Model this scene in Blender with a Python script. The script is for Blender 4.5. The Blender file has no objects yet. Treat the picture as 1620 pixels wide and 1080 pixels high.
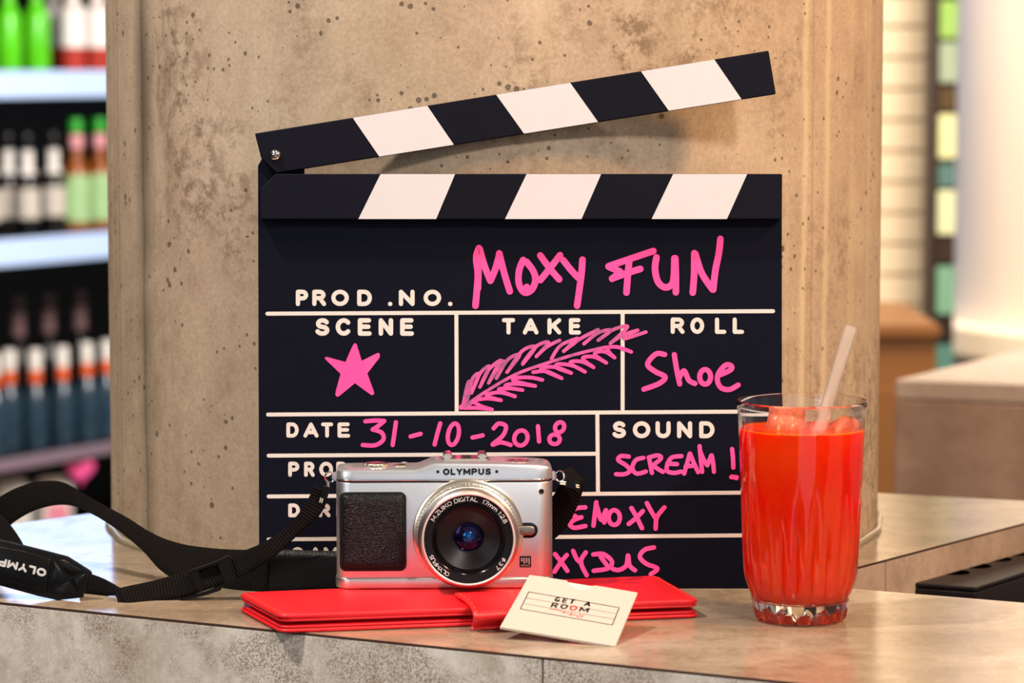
import bpy, bmesh, math, random
from mathutils import Vector, Matrix
random.seed(7)
SC = bpy.context.scene
COL = SC.collection
T = 1.05                      # height of the bar counter top above the floor (m)
CAMH = 0.31                   # camera height above the counter top
FPX = 4747.0                  # focal length in pixels of a 1620 px wide frame
PITCH = math.atan(450.0 / FPX)

# ------------------------------------------------------------------ camera
cam_d = bpy.data.cameras.new('camera_view')
cam_d.sensor_width = 36.0
cam_d.lens = 36.0 * FPX / 1620.0
cam_d.clip_start = 0.05
cam_d.clip_end = 60
cam_d.dof.use_dof = True
cam_d.dof.focus_distance = 1.72
cam_d.dof.aperture_fstop = 9.5
cam_o = bpy.data.objects.new('camera_view', cam_d)
cam_o.location = (0, 0, T + CAMH)
cam_o.rotation_euler = (math.pi / 2 - PITCH, 0, 0)
COL.objects.link(cam_o)
SC.camera = cam_o

# ------------------------------------------------------------------ world, exposure
SC.view_settings.view_transform = 'Standard'
SC.view_settings.look = 'None'
SC.view_settings.gamma = 1.0
SC.view_settings.use_curve_mapping = False
SC.view_settings.exposure = 0.0
SC.cycles.use_denoising = True
SC.cycles.sample_clamp_indirect = 30.0
SC.cycles.blur_glossy = 0.5
world = bpy.data.worlds.new('bar_ambience')
world.use_nodes = True
SC.world = world
wn = world.node_tree.nodes
wn['Background'].inputs[0].default_value = (0.93, 0.86, 0.80, 1)
wn['Background'].inputs[1].default_value = 0.26


def area(name, loc, target, size, power, color, size_y=None):
    d = bpy.data.lights.new(name, 'AREA')
    d.energy = power
    d.color = color
    d.size = size
    if size_y:
        d.shape = 'RECTANGLE'
        d.size_y = size_y
    o = bpy.data.objects.new(name, d)
    o.location = loc
    o.rotation_euler = (Vector(target) - Vector(loc)).to_track_quat('-Z', 'Y').to_euler()
    COL.objects.link(o)
    return o


area('key_lamp', (0.75, 0.15, T + 1.25), (0.0, 1.75, T + 0.1), 0.17, 23, (1.0, 0.93, 0.87))
area('left_spot', (-0.82, 1.33, T + 1.55), (-0.05, 1.68, T + 0.03), 0.06, 34, (1.0, 0.90, 0.80))
area('left_fill', (-1.6, -0.3, T + 0.7), (-0.1, 1.7, T + 0.1), 1.3, 12, (0.90, 0.94, 1.0))  # added soft fill light at the left front, out of view
area('front_fill', (0.5, -2.2, T - 0.1), (0, 1.7, T), 2.2, 11, (0.72, 0.85, 1.0))  # added bluish fill behind the viewpoint, reflected in the silver camera's front
area('warm_spot_right', (1.15, 1.2, T + 1.2), (0.16, 1.95, T + 0.25), 0.25, 27, (1.0, 0.60, 0.30))
area('warm_ceiling_spot', (0.25, 1.45, T + 1.55), (0.05, 1.66, T), 0.15, 5, (1.0, 0.74, 0.46))
area('fridge_lamp', (-0.35, 5.2, T + 0.75), (-1.05, 6.5, T - 0.1), 0.5, 16, (0.93, 0.97, 1.0))
area('lounge_lamp', (0.9, 3.6, T + 1.9), (1.0, 5.6, T + 0.2), 0.8, 150, (1.0, 0.86, 0.70))

# ------------------------------------------------------------------ helpers
CAM = Vector((0, 0, T + CAMH))
_F = Vector((0, math.cos(PITCH), -math.sin(PITCH)))
_U = Vector((0, math.sin(PITCH), math.cos(PITCH)))
_R = Vector((1, 0, 0))


def ray(px, py):
    return _F + _R * ((px - 810) / FPX) + _U * ((540 - py) / FPX)


def at_z(px, py, z=0.0):      # point on the level plane z above the counter
    d = ray(px, py)
    return CAM + d * ((T + z - CAM.z) / d.z)


def at_y(px, py, y):          # point on the upright plane at distance y
    d = ray(px, py)
    return CAM + d * (y / d.y)


def srgb(h):
    h = h.lstrip('#')
    v = [int(h[i:i + 2], 16) / 255 for i in (0, 2, 4)]
    return tuple(((x + 0.055) / 1.055) ** 2.4 if x > 0.04045 else x / 12.92 for x in v) + (1,)


def tag(o, label=None, cat=None, group=None, kind=None):
    if label: o['label'] = label
    if cat: o['category'] = cat
    if group: o['group'] = group
    if kind: o['kind'] = kind
    return o


def empty(name, loc=(0, 0, 0), rot=(0, 0, 0), label=None, cat=None, group=None, kind=None):
    o = bpy.data.objects.new(name, None)
    o.empty_display_size = 0.02
    o.location = loc
    o.rotation_euler = rot
    COL.objects.link(o)
    return tag(o, label, cat, group, kind)


def link(name, me, mat=None, parent=None, smooth=False):
    if mat is not None:
        me.materials.clear()
        for m in (mat if isinstance(mat, (list, tuple)) else [mat]):
            me.materials.append(m)
    if smooth:
        for p in me.polygons: p.use_smooth = True
        if smooth != 'all':
            try: me.set_sharp_from_angle(angle=math.radians(smooth if smooth > 1 else 38))
            except Exception: pass
    o = bpy.data.objects.new(name, me)
    COL.objects.link(o)
    if parent: o.parent = parent
    return o


def pydata(name, vs, fs, mat=None, parent=None, smooth=False):
    me = bpy.data.meshes.new(name)
    me.from_pydata([tuple(v) for v in vs], [], fs)
    me.update()
    return link(name, me, mat, parent, smooth)


def bm_obj(name, bm, mat=None, parent=None, smooth=False):
    me = bpy.data.meshes.new(name)
    bmesh.ops.recalc_face_normals(bm, faces=bm.faces)
    bm.to_mesh(me)
    bm.free()
    return link(name, me, mat, parent, smooth)


def prism_bm(poly, lo, hi, axis='y', bevel=0.0, segs=2, bm=None):
    """closed outline (a, b) extruded from lo to hi along an axis."""
    own = bm is None
    if own: bm = bmesh.new()
    def co(a, b, h):
        return {'y': (a, h, b), 'z': (a, b, h), 'x': (h, a, b)}[axis]
    v0 = [bm.verts.new(co(a, b, lo)) for a, b in poly]
    v1 = [bm.verts.new(co(a, b, hi)) for a, b in poly]
    n = len(poly)
    faces = [bm.faces.new(v0), bm.faces.new(v1[::-1])]
    for i in range(n):
        faces.append(bm.faces.new((v0[i], v1[i], v1[(i + 1) % n], v0[(i + 1) % n])))
    bmesh.ops.recalc_face_normals(bm, faces=faces)
    if bevel:
        es = [e for e in faces[0].edges] + [e for e in faces[1].edges]
        if n <= 8:
            es = list({e for f in faces for e in f.edges})
        bmesh.ops.bevel(bm, geom=es, offset=bevel, segments=segs, affect='EDGES', profile=0.5)
    return bm


def prism(name, poly, lo, hi, axis, mat, parent=None, bevel=0.0, segs=2, smooth=False):
    return bm_obj(name, prism_bm(poly, lo, hi, axis, bevel, segs), mat, parent, smooth)


def box(name, c, s, mat, parent=None, bevel=0.0, rot=None):
    bm = bmesh.new()
    bmesh.ops.create_cube(bm, size=1.0)
    bmesh.ops.scale(bm, vec=s, verts=bm.verts)
    if bevel:
        bmesh.ops.bevel(bm, geom=list(bm.edges), offset=bevel, segments=2, affect='EDGES')
    if rot is not None:
        bmesh.ops.rotate(bm, matrix=rot, verts=bm.verts)
    bmesh.ops.translate(bm, vec=c, verts=bm.verts)
    return bm_obj(name, bm, mat, parent, 40 if bevel else False)


def rrect(x0, z0, x1, z1, r, n=6):
    pts = []
    for cx, cz, a0 in ((x1 - r, z1 - r, 0), (x0 + r, z1 - r, 90), (x0 + r, z0 + r, 180), (x1 - r, z0 + r, 270)):
        for i in range(n + 1):
            a = math.radians(a0 + 90 * i / n)
            pts.append((cx + r * math.cos(a), cz + r * math.sin(a)))
    return pts


def lathe_me(name, prof, n=64, axis='z', mod=None, close=False):
    """profile of (radius, height); mod(angle, r, h) may change the radius."""
    vs, fs = [], []
    m = len(prof)
    for j in range(n):
        a = 2 * math.pi * j / n
        for (r, h) in prof:
            rr = mod(a, r, h) if mod else r
            x, y = rr * math.cos(a), rr * math.sin(a)
            vs.append((x, y, h) if axis == 'z' else (x, -h, y))
    for j in range(n):
        k = (j + 1) % n
        for i in range(m - 1):
            fs.append((j * m + i, k * m + i, k * m + i + 1, j * m + i + 1))
        if close:
            fs.append((j * m + m - 1, k * m + m - 1, k * m, j * m))
    me = bpy.data.meshes.new(name)
    me.from_pydata(vs, [], fs)
    bm = bmesh.new()
    bm.from_mesh(me)
    bmesh.ops.remove_doubles(bm, verts=bm.verts, dist=1e-7)
    bmesh.ops.recalc_face_normals(bm, faces=bm.faces)
    bm.to_mesh(me)
    bm.free()
    return me


def lathe(name, prof, mat, parent=None, n=64, axis='z', mod=None, close=False, smooth=38):
    return link(name, lathe_me(name, prof, n, axis, mod, close), mat, parent, smooth)


def tube(name, pts, r, mat, parent=None, n=8, closed=False):
    pts = [Vector(p) for p in pts]
    vs, fs = [], []
    m = len(pts)
    up = None
    for i, p in enumerate(pts):
        if closed: t = (pts[(i + 1) % m] - pts[i - 1]).normalized()
        else: t = (pts[min(i + 1, m - 1)] - pts[max(i - 1, 0)]).normalized()
        if up is None:
            up = t.cross(Vector((0.3, 0.9, 0.2))).normalized()
        up = (up - t * up.dot(t)).normalized()
        s = t.cross(up)
        for k in range(n):
            a = 2 * math.pi * k / n
            vs.append(p + up * (r * math.cos(a)) + s * (r * math.sin(a)))
    for i in range(m if closed else m - 1):
        j = (i + 1) % m
        for k in range(n):
            l = (k + 1) % n
            fs.append((i * n + k, i * n + l, j * n + l, j * n + k))
    if not closed:
        fs.append(tuple(range(n)))
        fs.append(tuple((m - 1) * n + k for k in range(n))[::-1])
    return pydata(name, vs, fs, mat, parent, 50)


def catmull(pts, n=8):
    out = []
    P = [Vector(p) for p in pts]
    for i in range(len(P) - 1):
        p0, p1, p2 = P[max(i - 1, 0)], P[i], P[i + 1]
        p3 = P[min(i + 2, len(P) - 1)]
        for k in range(n):
            t = k / n
            out.append(0.5 * ((2 * p1) + (p2 - p0) * t + (2 * p0 - 5 * p1 + 4 * p2 - p3) * t * t + (3 * p1 - p0 - 3 * p2 + p3) * t ** 3))
    out.append(P[-1])
    return out



# ------------------------------------------------------------------ materials
def new_mat(name):
    m = bpy.data.materials.new(name)
    m.use_nodes = True
    nt = m.node_tree
    return m, nt, nt.nodes['Principled BSDF']


def N(nt, typ, **kw):
    n = nt.nodes.new(typ)
    for k, v in kw.items():
        if k.startswith('i_'):
            n.inputs[k[2:].replace('_', ' ')].default_value = v
        else:
            setattr(n, k, v)
    return n


def mathn(nt, op, a, b=None, c=None, clamp=False):
    n = nt.nodes.new('ShaderNodeMath')
    n.operation = op
    n.use_clamp = clamp
    for i, v in enumerate((a, b, c)):
        if v is None: continue
        if isinstance(v, (int, float)): n.inputs[i].default_value = v
        else: nt.links.new(v, n.inputs[i])
    return n.outputs[0]


def mixc(nt, f, a, b, blend='MIX'):
    n = nt.nodes.new('ShaderNodeMix')
    n.data_type = 'RGBA'
    n.blend_type = blend
    for i, v in ((0, f), (6, a), (7, b)):
        if isinstance(v, (int, float)): n.inputs[i].default_value = v
        elif isinstance(v, tuple): n.inputs[i].default_value = v
        else: nt.links.new(v, n.inputs[i])
    return n.outputs[2]


def coords(nt, scale=(1, 1, 1), kind='Object'):
    tc = nt.nodes.new('ShaderNodeTexCoord')
    mp = nt.nodes.new('ShaderNodeMapping')
    mp.inputs['Scale'].default_value = scale
    nt.links.new(tc.outputs[kind], mp.inputs[0])
    return mp.outputs[0]


def noise(nt, vec, scale, detail=4, rough=0.55):
    n = nt.nodes.new('ShaderNodeTexNoise')
    n.inputs['Scale'].default_value = scale
    n.inputs['Detail'].default_value = detail
    n.inputs['Roughness'].default_value = rough
    nt.links.new(vec, n.inputs['Vector'])
    return n.outputs['Fac']


def ramp(nt, fac, stops):
    n = nt.nodes.new('ShaderNodeValToRGB')
    cr = n.color_ramp
    while len(cr.elements) < len(stops): cr.elements.new(0.5)
    for e, (p, c) in zip(cr.elements, stops):
        e.position = p
        e.color = c if isinstance(c, tuple) else (c, c, c, 1)
    nt.links.new(fac, n.inputs[0])
    return n.outputs[0]


def bump(nt, bsdf, h, strength=0.3, dist=0.001):
    b = nt.nodes.new('ShaderNodeBump')
    b.inputs['Strength'].default_value = strength
    b.inputs['Distance'].default_value = dist
    nt.links.new(h, b.inputs['Height'])
    nt.links.new(b.outputs[0], bsdf.inputs['Normal'])
    return b


def plain(name, col, rough=0.5, metal=0.0, spec=0.5, emit=None, estr=0.0, vary=0.06, nscale=60, bmp=0.0, bdist=0.0005,
          coat=0.0, trans=0.0, ior=1.45, sss=0.0):
    m, nt, b = new_mat(name)
    c = srgb(col) if isinstance(col, str) else col
    vec = coords(nt)
    f = noise(nt, vec, nscale, 3)
    lo = tuple(x * (1 - vary) for x in c[:3]) + (1,)
    hi = tuple(min(1, x * (1 + vary)) for x in c[:3]) + (1,)
    nt.links.new(mixc(nt, f, lo, hi), b.inputs['Base Color'])
    b.inputs['Roughness'].default_value = rough
    b.inputs['Metallic'].default_value = metal
    b.inputs['Specular IOR Level'].default_value = spec
    b.inputs['Coat Weight'].default_value = coat
    b.inputs['Transmission Weight'].default_value = trans
    b.inputs['IOR'].default_value = ior
    if sss:
        b.inputs['Subsurface Weight'].default_value = sss
        b.inputs['Subsurface Scale'].default_value = 0.01
    if emit:
        b.inputs['Emission Color'].default_value = srgb(emit) if isinstance(emit, str) else emit
        b.inputs['Emission Strength'].default_value = estr
    if bmp:
        bump(nt, b, noise(nt, vec, nscale * 4, 5), bmp, bdist)
    return m


def concrete_column_mat(r):
    m, nt, b = new_mat('cast_concrete')
    vec = coords(nt)
    sep = N(nt, 'ShaderNodeSeparateXYZ')
    nt.links.new(vec, sep.inputs[0])
    x, y, z = sep.outputs
    vs = coords(nt, (1, 1, 0.5))
    big = noise(nt, vs, 5.0, 6, 0.62)
    base = ramp(nt, big, [(0.30, srgb('#8b745b')), (0.5, srgb('#b0957b')), (0.70, srgb('#c6b098'))])
    pinkn = noise(nt, vs, 4.3, 3)
    base = mixc(nt, ramp(nt, pinkn, [(0.48, 0.0), (0.70, 0.45)]), base, srgb('#c29f88'))
    greyn = noise(nt, coords(nt, (1.3, 1.1, 0.6)), 3.7, 3)
    base = mixc(nt, ramp(nt, greyn, [(0.50, 0.0), (0.70, 0.30)]), base, srgb('#a3967f'))
    mid = noise(nt, vec, 45, 8, 0.75)
    base = mixc(nt, 0.30, base, ramp(nt, mid, [(0.30, srgb('#6f5d48')), (0.62, srgb('#c0b199'))]))
    grain = noise(nt, vec, 420, 4, 0.8)
    base = mixc(nt, 0.22, base, ramp(nt, grain, [(0.38, srgb('#6b5944')), (0.60, srgb('#bfb09a'))]))
    # brown rusty blotches
    blot = mathn(nt, 'MULTIPLY', ramp(nt, noise(nt, vs, 11, 4), [(0.44, 0.0), (0.62, 1.0)]),
                 ramp(nt, noise(nt, vec, 90, 8, 0.8), [(0.46, 0.0), (0.58, 1.0)]))
    base = mixc(nt, mathn(nt, 'MULTIPLY', blot, 0.75), base, srgb('#644b34'))
    # faint vertical streaks, mostly on the right half
    rightm = mathn(nt, 'ADD', mathn(nt, 'MULTIPLY', x, 2.2), 0.45, clamp=True)
    st = noise(nt, coords(nt, (1, 1, 0.03)), 30, 4, 0.6)
    base = mixc(nt, mathn(nt, 'MULTIPLY', ramp(nt, st, [(0.52, 0.0), (0.70, 0.5)]), rightm), base, srgb('#d0bb98'))
    base = mixc(nt, mathn(nt, 'MULTIPLY', ramp(nt, st, [(0.30, 0.35), (0.42, 0.0)]), rightm), base, srgb('#80694c'))
    # formwork seam with a grey stain, left
    wob = mathn(nt, 'MULTIPLY', mathn(nt, 'SUBTRACT', noise(nt, coords(nt, (1, 1, 1)), 7, 2), 0.5), 0.006)
    def band(x0, w, soft, amount, colr, base, zn=None):
        d = mathn(nt, 'ABSOLUTE', mathn(nt, 'SUBTRACT', mathn(nt, 'ADD', x, wob if soft > 0.001 else 0.0), x0))
        k = mathn(nt, 'SUBTRACT', 1.0, mathn(nt, 'DIVIDE', mathn(nt, 'SUBTRACT', d, w), soft), clamp=True)
        k.node.use_clamp = True
        k = mathn(nt, 'MULTIPLY', k, amount)
        if zn is not None: k = mathn(nt, 'MULTIPLY', k, zn)
        return mixc(nt, k, base, colr)
    zvar = ramp(nt, noise(nt, coords(nt, (0.3, 0.3, 1)), 7, 2), [(0.35, 0.25), (0.60, 1.0)])
    base = band(-0.2175, 0.0008, 0.0075, 0.85, srgb('#4f493c'), base, zvar)
    base = band(-0.2185, 0.0002, 0.0012, 0.45, srgb('#3e3a31'), base)
    rag = mathn(nt, 'MULTIPLY', ramp(nt, noise(nt, coords(nt, (1, 1, 0.3)), 60, 5, 0.7), [(0.46, 0.0), (0.60, 1.0)]), zvar)
    base = band(-0.205, 0.004, 0.012, 0.55, srgb('#6f5940'), base, rag)
    base = band(-0.2395, 0.0002, 0.0007, 0.55, srgb('#7c6648'), base)
    base = band(-0.2425, 0.0002, 0.0007, 0.40, srgb('#7c6648'), base)
    base = band(0.1905, 0.0006, 0.0022, 0.35, srgb('#e0cda6'), base)
    base = band(0.2060, 0.0006, 0.0022, 0.35, srgb('#e0cda6'), base)
    base = band(0.1960, 0.0002, 0.0008, 0.45, srgb('#8d7250'), base)
    # air holes
    def rnd_of(v):
        sc = N(nt, 'ShaderNodeSeparateColor')
        nt.links.new(v.outputs['Color'], sc.inputs[0])
        return mathn(nt, 'POWER', sc.outputs[0], 2.5)
    vo = N(nt, 'ShaderNodeTexVoronoi')
    vo.inputs['Scale'].default_value = 60
    nt.links.new(vec, vo.inputs['Vector'])
    pit = mathn(nt, 'LESS_THAN', vo.outputs['Distance'], mathn(nt, 'MULTIPLY', mathn(nt, 'MULTIPLY', rnd_of(vo), ramp(nt, noise(nt, vec, 14, 2), [(0.45, 0.0), (0.7, 1.0)])), 0.20))
    vo2 = N(nt, 'ShaderNodeTexVoronoi')
    vo2.inputs['Scale'].default_value = 210
    nt.links.new(vec, vo2.inputs['Vector'])
    pit2 = mathn(nt, 'LESS_THAN', vo2.outputs['Distance'], mathn(nt, 'MULTIPLY', mathn(nt, 'MULTIPLY', rnd_of(vo2), ramp(nt, noise(nt, vec, 20, 2), [(0.36, 0.0), (0.65, 1.0)])), 0.48))
    pits = mathn(nt, 'MAXIMUM', pit, pit2)
    base = mixc(nt, mathn(nt, 'MULTIPLY', pits, 0.75), base, srgb('#3b3025'))
    nt.links.new(base, b.inputs['Base Color'])
    b.inputs['Roughness'].default_value = 0.72
    b.inputs['Specular IOR Level'].default_value = 0.3
    h = mathn(nt, 'SUBTRACT', mathn(nt, 'ADD', mathn(nt, 'MULTIPLY', mid, 0.3), mathn(nt, 'MULTIPLY', big, 0.6)), pits)
    bump(nt, b, h, 0.35, 0.0012)
    return m


def laminate_mat(name, c1, c2, c3, rough, speck=0.0, streak=True):
    m, nt, b = new_mat(name)
    vec = coords(nt)
    ang = N(nt, 'ShaderNodeMapping')
    ang.inputs['Rotation'].default_value = (0, 0, math.radians(20))
    ang.inputs['Scale'].default_value = (1, 2.2, 1)
    nt.links.new(vec, ang.inputs[0])
    big = noise(nt, ang.outputs[0], 7, 5, 0.6)
    base = ramp(nt, big, [(0.32, srgb(c1)), (0.5, srgb(c2)), (0.70, srgb(c3))])
    fine = noise(nt, vec, 260, 4, 0.7)
    base = mixc(nt, 0.22, base, ramp(nt, fine, [(0.35, srgb(c1)), (0.65, srgb(c3))]))
    mid = noise(nt, vec, 38, 6, 0.72)
    base = mixc(nt, ramp(nt, mid, [(0.48, 0.0), (0.64, 0.65)]), base, srgb(c1))
    if speck:
        sp = mathn(nt, 'MULTIPLY', ramp(nt, noise(nt, vec, 900, 3, 0.8), [(0.46, 0.0), (0.56, 1.0)]),
                   ramp(nt, noise(nt, vec, 21, 6, 0.7), [(0.42, 0.08), (0.56, 1.0)]))
        base = mixc(nt, mathn(nt, 'MULTIPLY', sp, speck), base, srgb('#7b6655'))
    nt.links.new(base, b.inputs['Base Color'])
    rr = ramp(nt, mid, [(0.3, rough - 0.03), (0.7, rough + 0.05)])
    nt.links.new(rr, b.inputs['Roughness'])
    bump(nt, b, fine, 0.08, 0.0003)
    return m


def brushed_mat(name, col, rough, sx=1):
    m, nt, b = new_mat(name)
    f = noise(nt, coords(nt, (12, 12, 900)), 6, 3)
    c = srgb(col)
    nt.links.new(mixc(nt, f, tuple(x * 0.93 for x in c[:3]) + (1,), c), b.inputs['Base Color'])
    b.inputs['Metallic'].default_value = 1.0
    b.inputs['Roughness'].default_value = rough
    bump(nt, b, f, 0.03, 0.0002)
    return m


def webbing_mat():
    m, nt, b = new_mat('black_webbing')
    b.inputs['Base Color'].default_value = (0.0075, 0.0065, 0.0065, 1)
    b.inputs['Roughness'].default_value = 0.7
    b.inputs['Specular IOR Level'].default_value = 0.10
    uv = N(nt, 'ShaderNodeUVMap')
    w = N(nt, 'ShaderNodeTexWave')
    w.wave_type = 'BANDS'
    w.bands_direction = 'X'
    w.inputs['Scale'].default_value = 1.0
    w.inputs['Distortion'].default_value = 0.6
    w.inputs['Detail'].default_value = 2
    mp = N(nt, 'ShaderNodeMapping')
    mp.inputs['Scale'].default_value = (17, 6, 1)
    nt.links.new(uv.outputs[0], mp.inputs[0])
    nt.links.new(mp.outputs[0], w.inputs['Vector'])
    w2 = N(nt, 'ShaderNodeTexWave')
    w2.bands_direction = 'Y'
    w2.inputs['Scale'].default_value = 1.0
    mp2 = N(nt, 'ShaderNodeMapping')
    mp2.inputs['Scale'].default_value = (6, 75, 1)
    nt.links.new(uv.outputs[0], mp2.inputs[0])
    nt.links.new(mp2.outputs[0], w2.inputs['Vector'])
    h = mathn(nt, 'ADD', w.outputs['Fac'], mathn(nt, 'MULTIPLY', w2.outputs['Fac'], 0.4))
    nt.links.new(mixc(nt, ramp(nt, h, [(0.5, 0.0), (1.0, 1.0)]), (0.0015, 0.0013, 0.0013, 1), (0.010, 0.0075, 0.0065, 1)), b.inputs['Base Color'])
    bump(nt, b, h, 0.9, 0.0007)
    return m


def leather_mat(name, col, scale, rough, strength, dist, spec=0.5):
    m, nt, b = new_mat(name)
    vec = coords(nt)
    vo = N(nt, 'ShaderNodeTexVoronoi')
    vo.feature = 'DISTANCE_TO_EDGE'
    vo.inputs['Scale'].default_value = scale
    warp = N(nt, 'ShaderNodeTexNoise')
    warp.inputs['Scale'].default_value = scale * 0.6
    nt.links.new(vec, warp.inputs['Vector'])
    add = N(nt, 'ShaderNodeVectorMath')
    add.operation = 'MULTIPLY_ADD'
    nt.links.new(warp.outputs['Color'], add.inputs[0])
    add.inputs[1].default_value = (1.2 / scale,) * 3
    nt.links.new(vec, add.inputs[2])
    nt.links.new(add.outputs[0], vo.inputs['Vector'])
    h = ramp(nt, vo.outputs['Distance'], [(0.0, 0.0), (0.22, 1.0)])
    b.inputs['Base Color'].default_value = srgb(col) if isinstance(col, str) else col
    b.inputs['Roughness'].default_value = rough
    b.inputs['Specular IOR Level'].default_value = spec
    bump(nt, b, h, strength, dist)
    return m


def marker_mat(name, c1, c2, lo=0.45, hi=0.75):
    m, nt, b = new_mat(name)
    st = noise(nt, coords(nt, (2.2, 1, 1)), 55, 5, 0.7)
    nt.links.new(mixc(nt, ramp(nt, st, [(lo, 0.0), (hi, 1.0)]), srgb(c1), srgb(c2)), b.inputs['Base Color'])
    b.inputs['Roughness'].default_value = 0.6
    return m


def glass_mat(name='clear_glass', col=(1, 1, 1, 1), ior=1.5, rough=0.0):
    m, nt, b = new_mat(name)
    b.inputs['Base Color'].default_value = col
    b.inputs['Roughness'].default_value = rough
    b.inputs['Transmission Weight'].default_value = 1.0
    b.inputs['IOR'].default_value = ior
    return m


M = {}
M['slate'] = plain('matt_black_board', '#080a18', 0.6, spec=0.10, vary=0.15, nscale=25, bmp=0.05)
M['stick_black'] = plain('black_painted_wood', '#0b0b17', 0.55, spec=0.12, vary=0.12, nscale=40, bmp=0.06)
M['stripe'] = plain('white_paint', '#c6c2c5', 0.6, vary=0.04, nscale=80, bmp=0.05)
M['chalkline'] = plain('printed_white', '#cfc7c1', 0.7, vary=0.12, nscale=700)
M['pink'] = marker_mat('pink_marker', '#ff4396', '#cf5299', 0.52, 0.72)
M['pink_thin'] = marker_mat('thin_pink_marker', '#e64f9b', '#8f4a78', 0.38, 0.62)
M['chrome'] = plain('chrome', '#e8e4e0', 0.08, metal=1, vary=0.01)
M['concrete_top'] = laminate_mat('stone_look_worktop', '#75634f', '#94826e', '#aea08d', 0.16)
M['concrete_face'] = laminate_mat('stone_look_panel', '#a39480', '#cdc3b6', '#ddd6cc', 0.5, speck=0.9)
M['edge_brown'] = plain('brown_edge', '#3a2318', 0.6)
M['dark'] = plain('dark_interior', '#0d0b0a', 0.7)
M['sealant'] = plain('pale_sealant', '#8d8069', 0.25, vary=0.15, nscale=90, bmp=0.3)

# ------------------------------------------------------------------ the setting: floor and far walls
tag(box('floor', (0, 1.2, -0.05), (9, 18, 0.1), plain('floor_stone', '#5a4c40', 0.5, vary=0.2, nscale=2)), kind='structure')
tag(box('wall_back', (0, 9.3, 1.6), (9, 0.1, 3.2), plain('dark_plaster', '#3a332d', 0.8)), kind='structure')
tag(box('wall_left', (-3.4, 4.2, 1.6), (0.1, 12, 3.2), plain('dark_plaster_left', '#3a332d', 0.8)), kind='structure')

# ------------------------------------------------------------------ bar counter
def isect(p, q, r, s):
    d1, d2 = (q - p), (s - r)
    den = d1.x * d2.y - d1.y * d2.x
    t = ((r.x - p.x) * d2.y - (r.y - p.y) * d2.x) / den
    return p + d1 * t


fA, fB = at_z(0, 952), at_z(1140, 1067)            # front edge
bA, bB = at_z(1349, 931), at_z(1620, 953)          # rear edge of the front strip, right
wA, wB = at_z(1362, 895), at_z(1620, 827)          # edge of the rear wing
rA, rB = at_z(1395, 780), at_z(1620, 792)          # rear edge of the wing, right
lA, lB = at_z(18, 829), at_z(170, 808)             # rear edge, left
fdir = (fB - fA).normalized()
c_left = isect(fA, fB, lA, lB)
c_fr = fA + fdir * 1.9
off = bA - isect(fA, fB, bA, bA + Vector((0.48, 1, 0)))
c_br = isect(bA, bB, c_fr, c_fr + Vector((0.48, 1, 0)))
c_in = isect(bA, bB, wA, wB)
c_wr = isect(wA, wB, rA, rB)
c_bk = isect(rA, rB, lA, lB)
outline = [(p.x, p.y) for p in (c_left, c_fr, c_br, c_in, c_wr, c_bk)]
counter = empty('bar_counter', (0, 0, 0), label='stone-look L-shaped bar counter carrying the clapperboard, camera and drink', cat='counter')
bm = prism_bm(outline, T - 0.0014, T, 'z')
top = bm_obj('worktop', bm, [M['concrete_top'], M['edge_brown']], counter)
for p in top.data.polygons:
    p.material_index = 0 if abs(p.normal.z) > 0.5 else 1


def panel(name, p, q, z0, z1, mat, parent, thick=0.02, gap=0.0006):
    d = (q - p).normalized()
    n = Vector((d.y, -d.x, 0))
    a, b2 = p + d * gap, q - d * gap
    c, e = b2 - n * thick, a - n * thick
    return prism(name, [(v.x, v.y) for v in (a, b2, c, e)], z0, z1, 'z', mat, parent, bevel=0.0004, segs=1)


j1 = isect(fA, fB, at_z(858, 1030), at_z(858, 1050))
panel('front_panel', c_left, j1, T - 0.9, T - 0.0014, M['concrete_face'], counter)
panel('front_panel', j1, c_fr, T - 0.9, T - 0.0014, M['concrete_face'], counter)
M['wing_face'] = laminate_mat('stone_look_wing_panel', '#8d7768', '#a8917f', '#bba896', 0.5, speck=0.3)
j2 = at_z(1402, 884)
j2 = isect(wA, wB, at_z(1402, 860), at_z(1402, 900))
panel('wing_panel', c_in, j2, T - 0.9, T - 0.0014, M['wing_face'], counter)
panel('wing_panel', j2, c_wr, T - 0.033, T - 0.0014, M['wing_face'], counter)
panel('wing_panel', c_wr, c_bk, T - 0.9, T - 0.0014, M['wing_face'], counter)
panel('rear_panel', c_bk, c_left, T - 0.9, T - 0.0014, M['concrete_face'], counter)
panel('rear_panel', c_br, c_in, T - 0.9, T - 0.0014, M['wing_face'], counter)
# dark body and plinth inside the panels
ctr = Vector((sum(a for a, b in outline) / 6, sum(b for a, b in outline) / 6, 0))
# lower shelf in the corner that carries the dark box
shelf_poly = [c_in, c_br, c_br + (c_wr - c_in), c_wr]
prism('lower_shelf', [(v.x, v.y) for v in shelf_poly], T - 0.095, T - 0.0755, 'z', M['edge_brown'], counter, bevel=0.001, segs=1)

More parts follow.
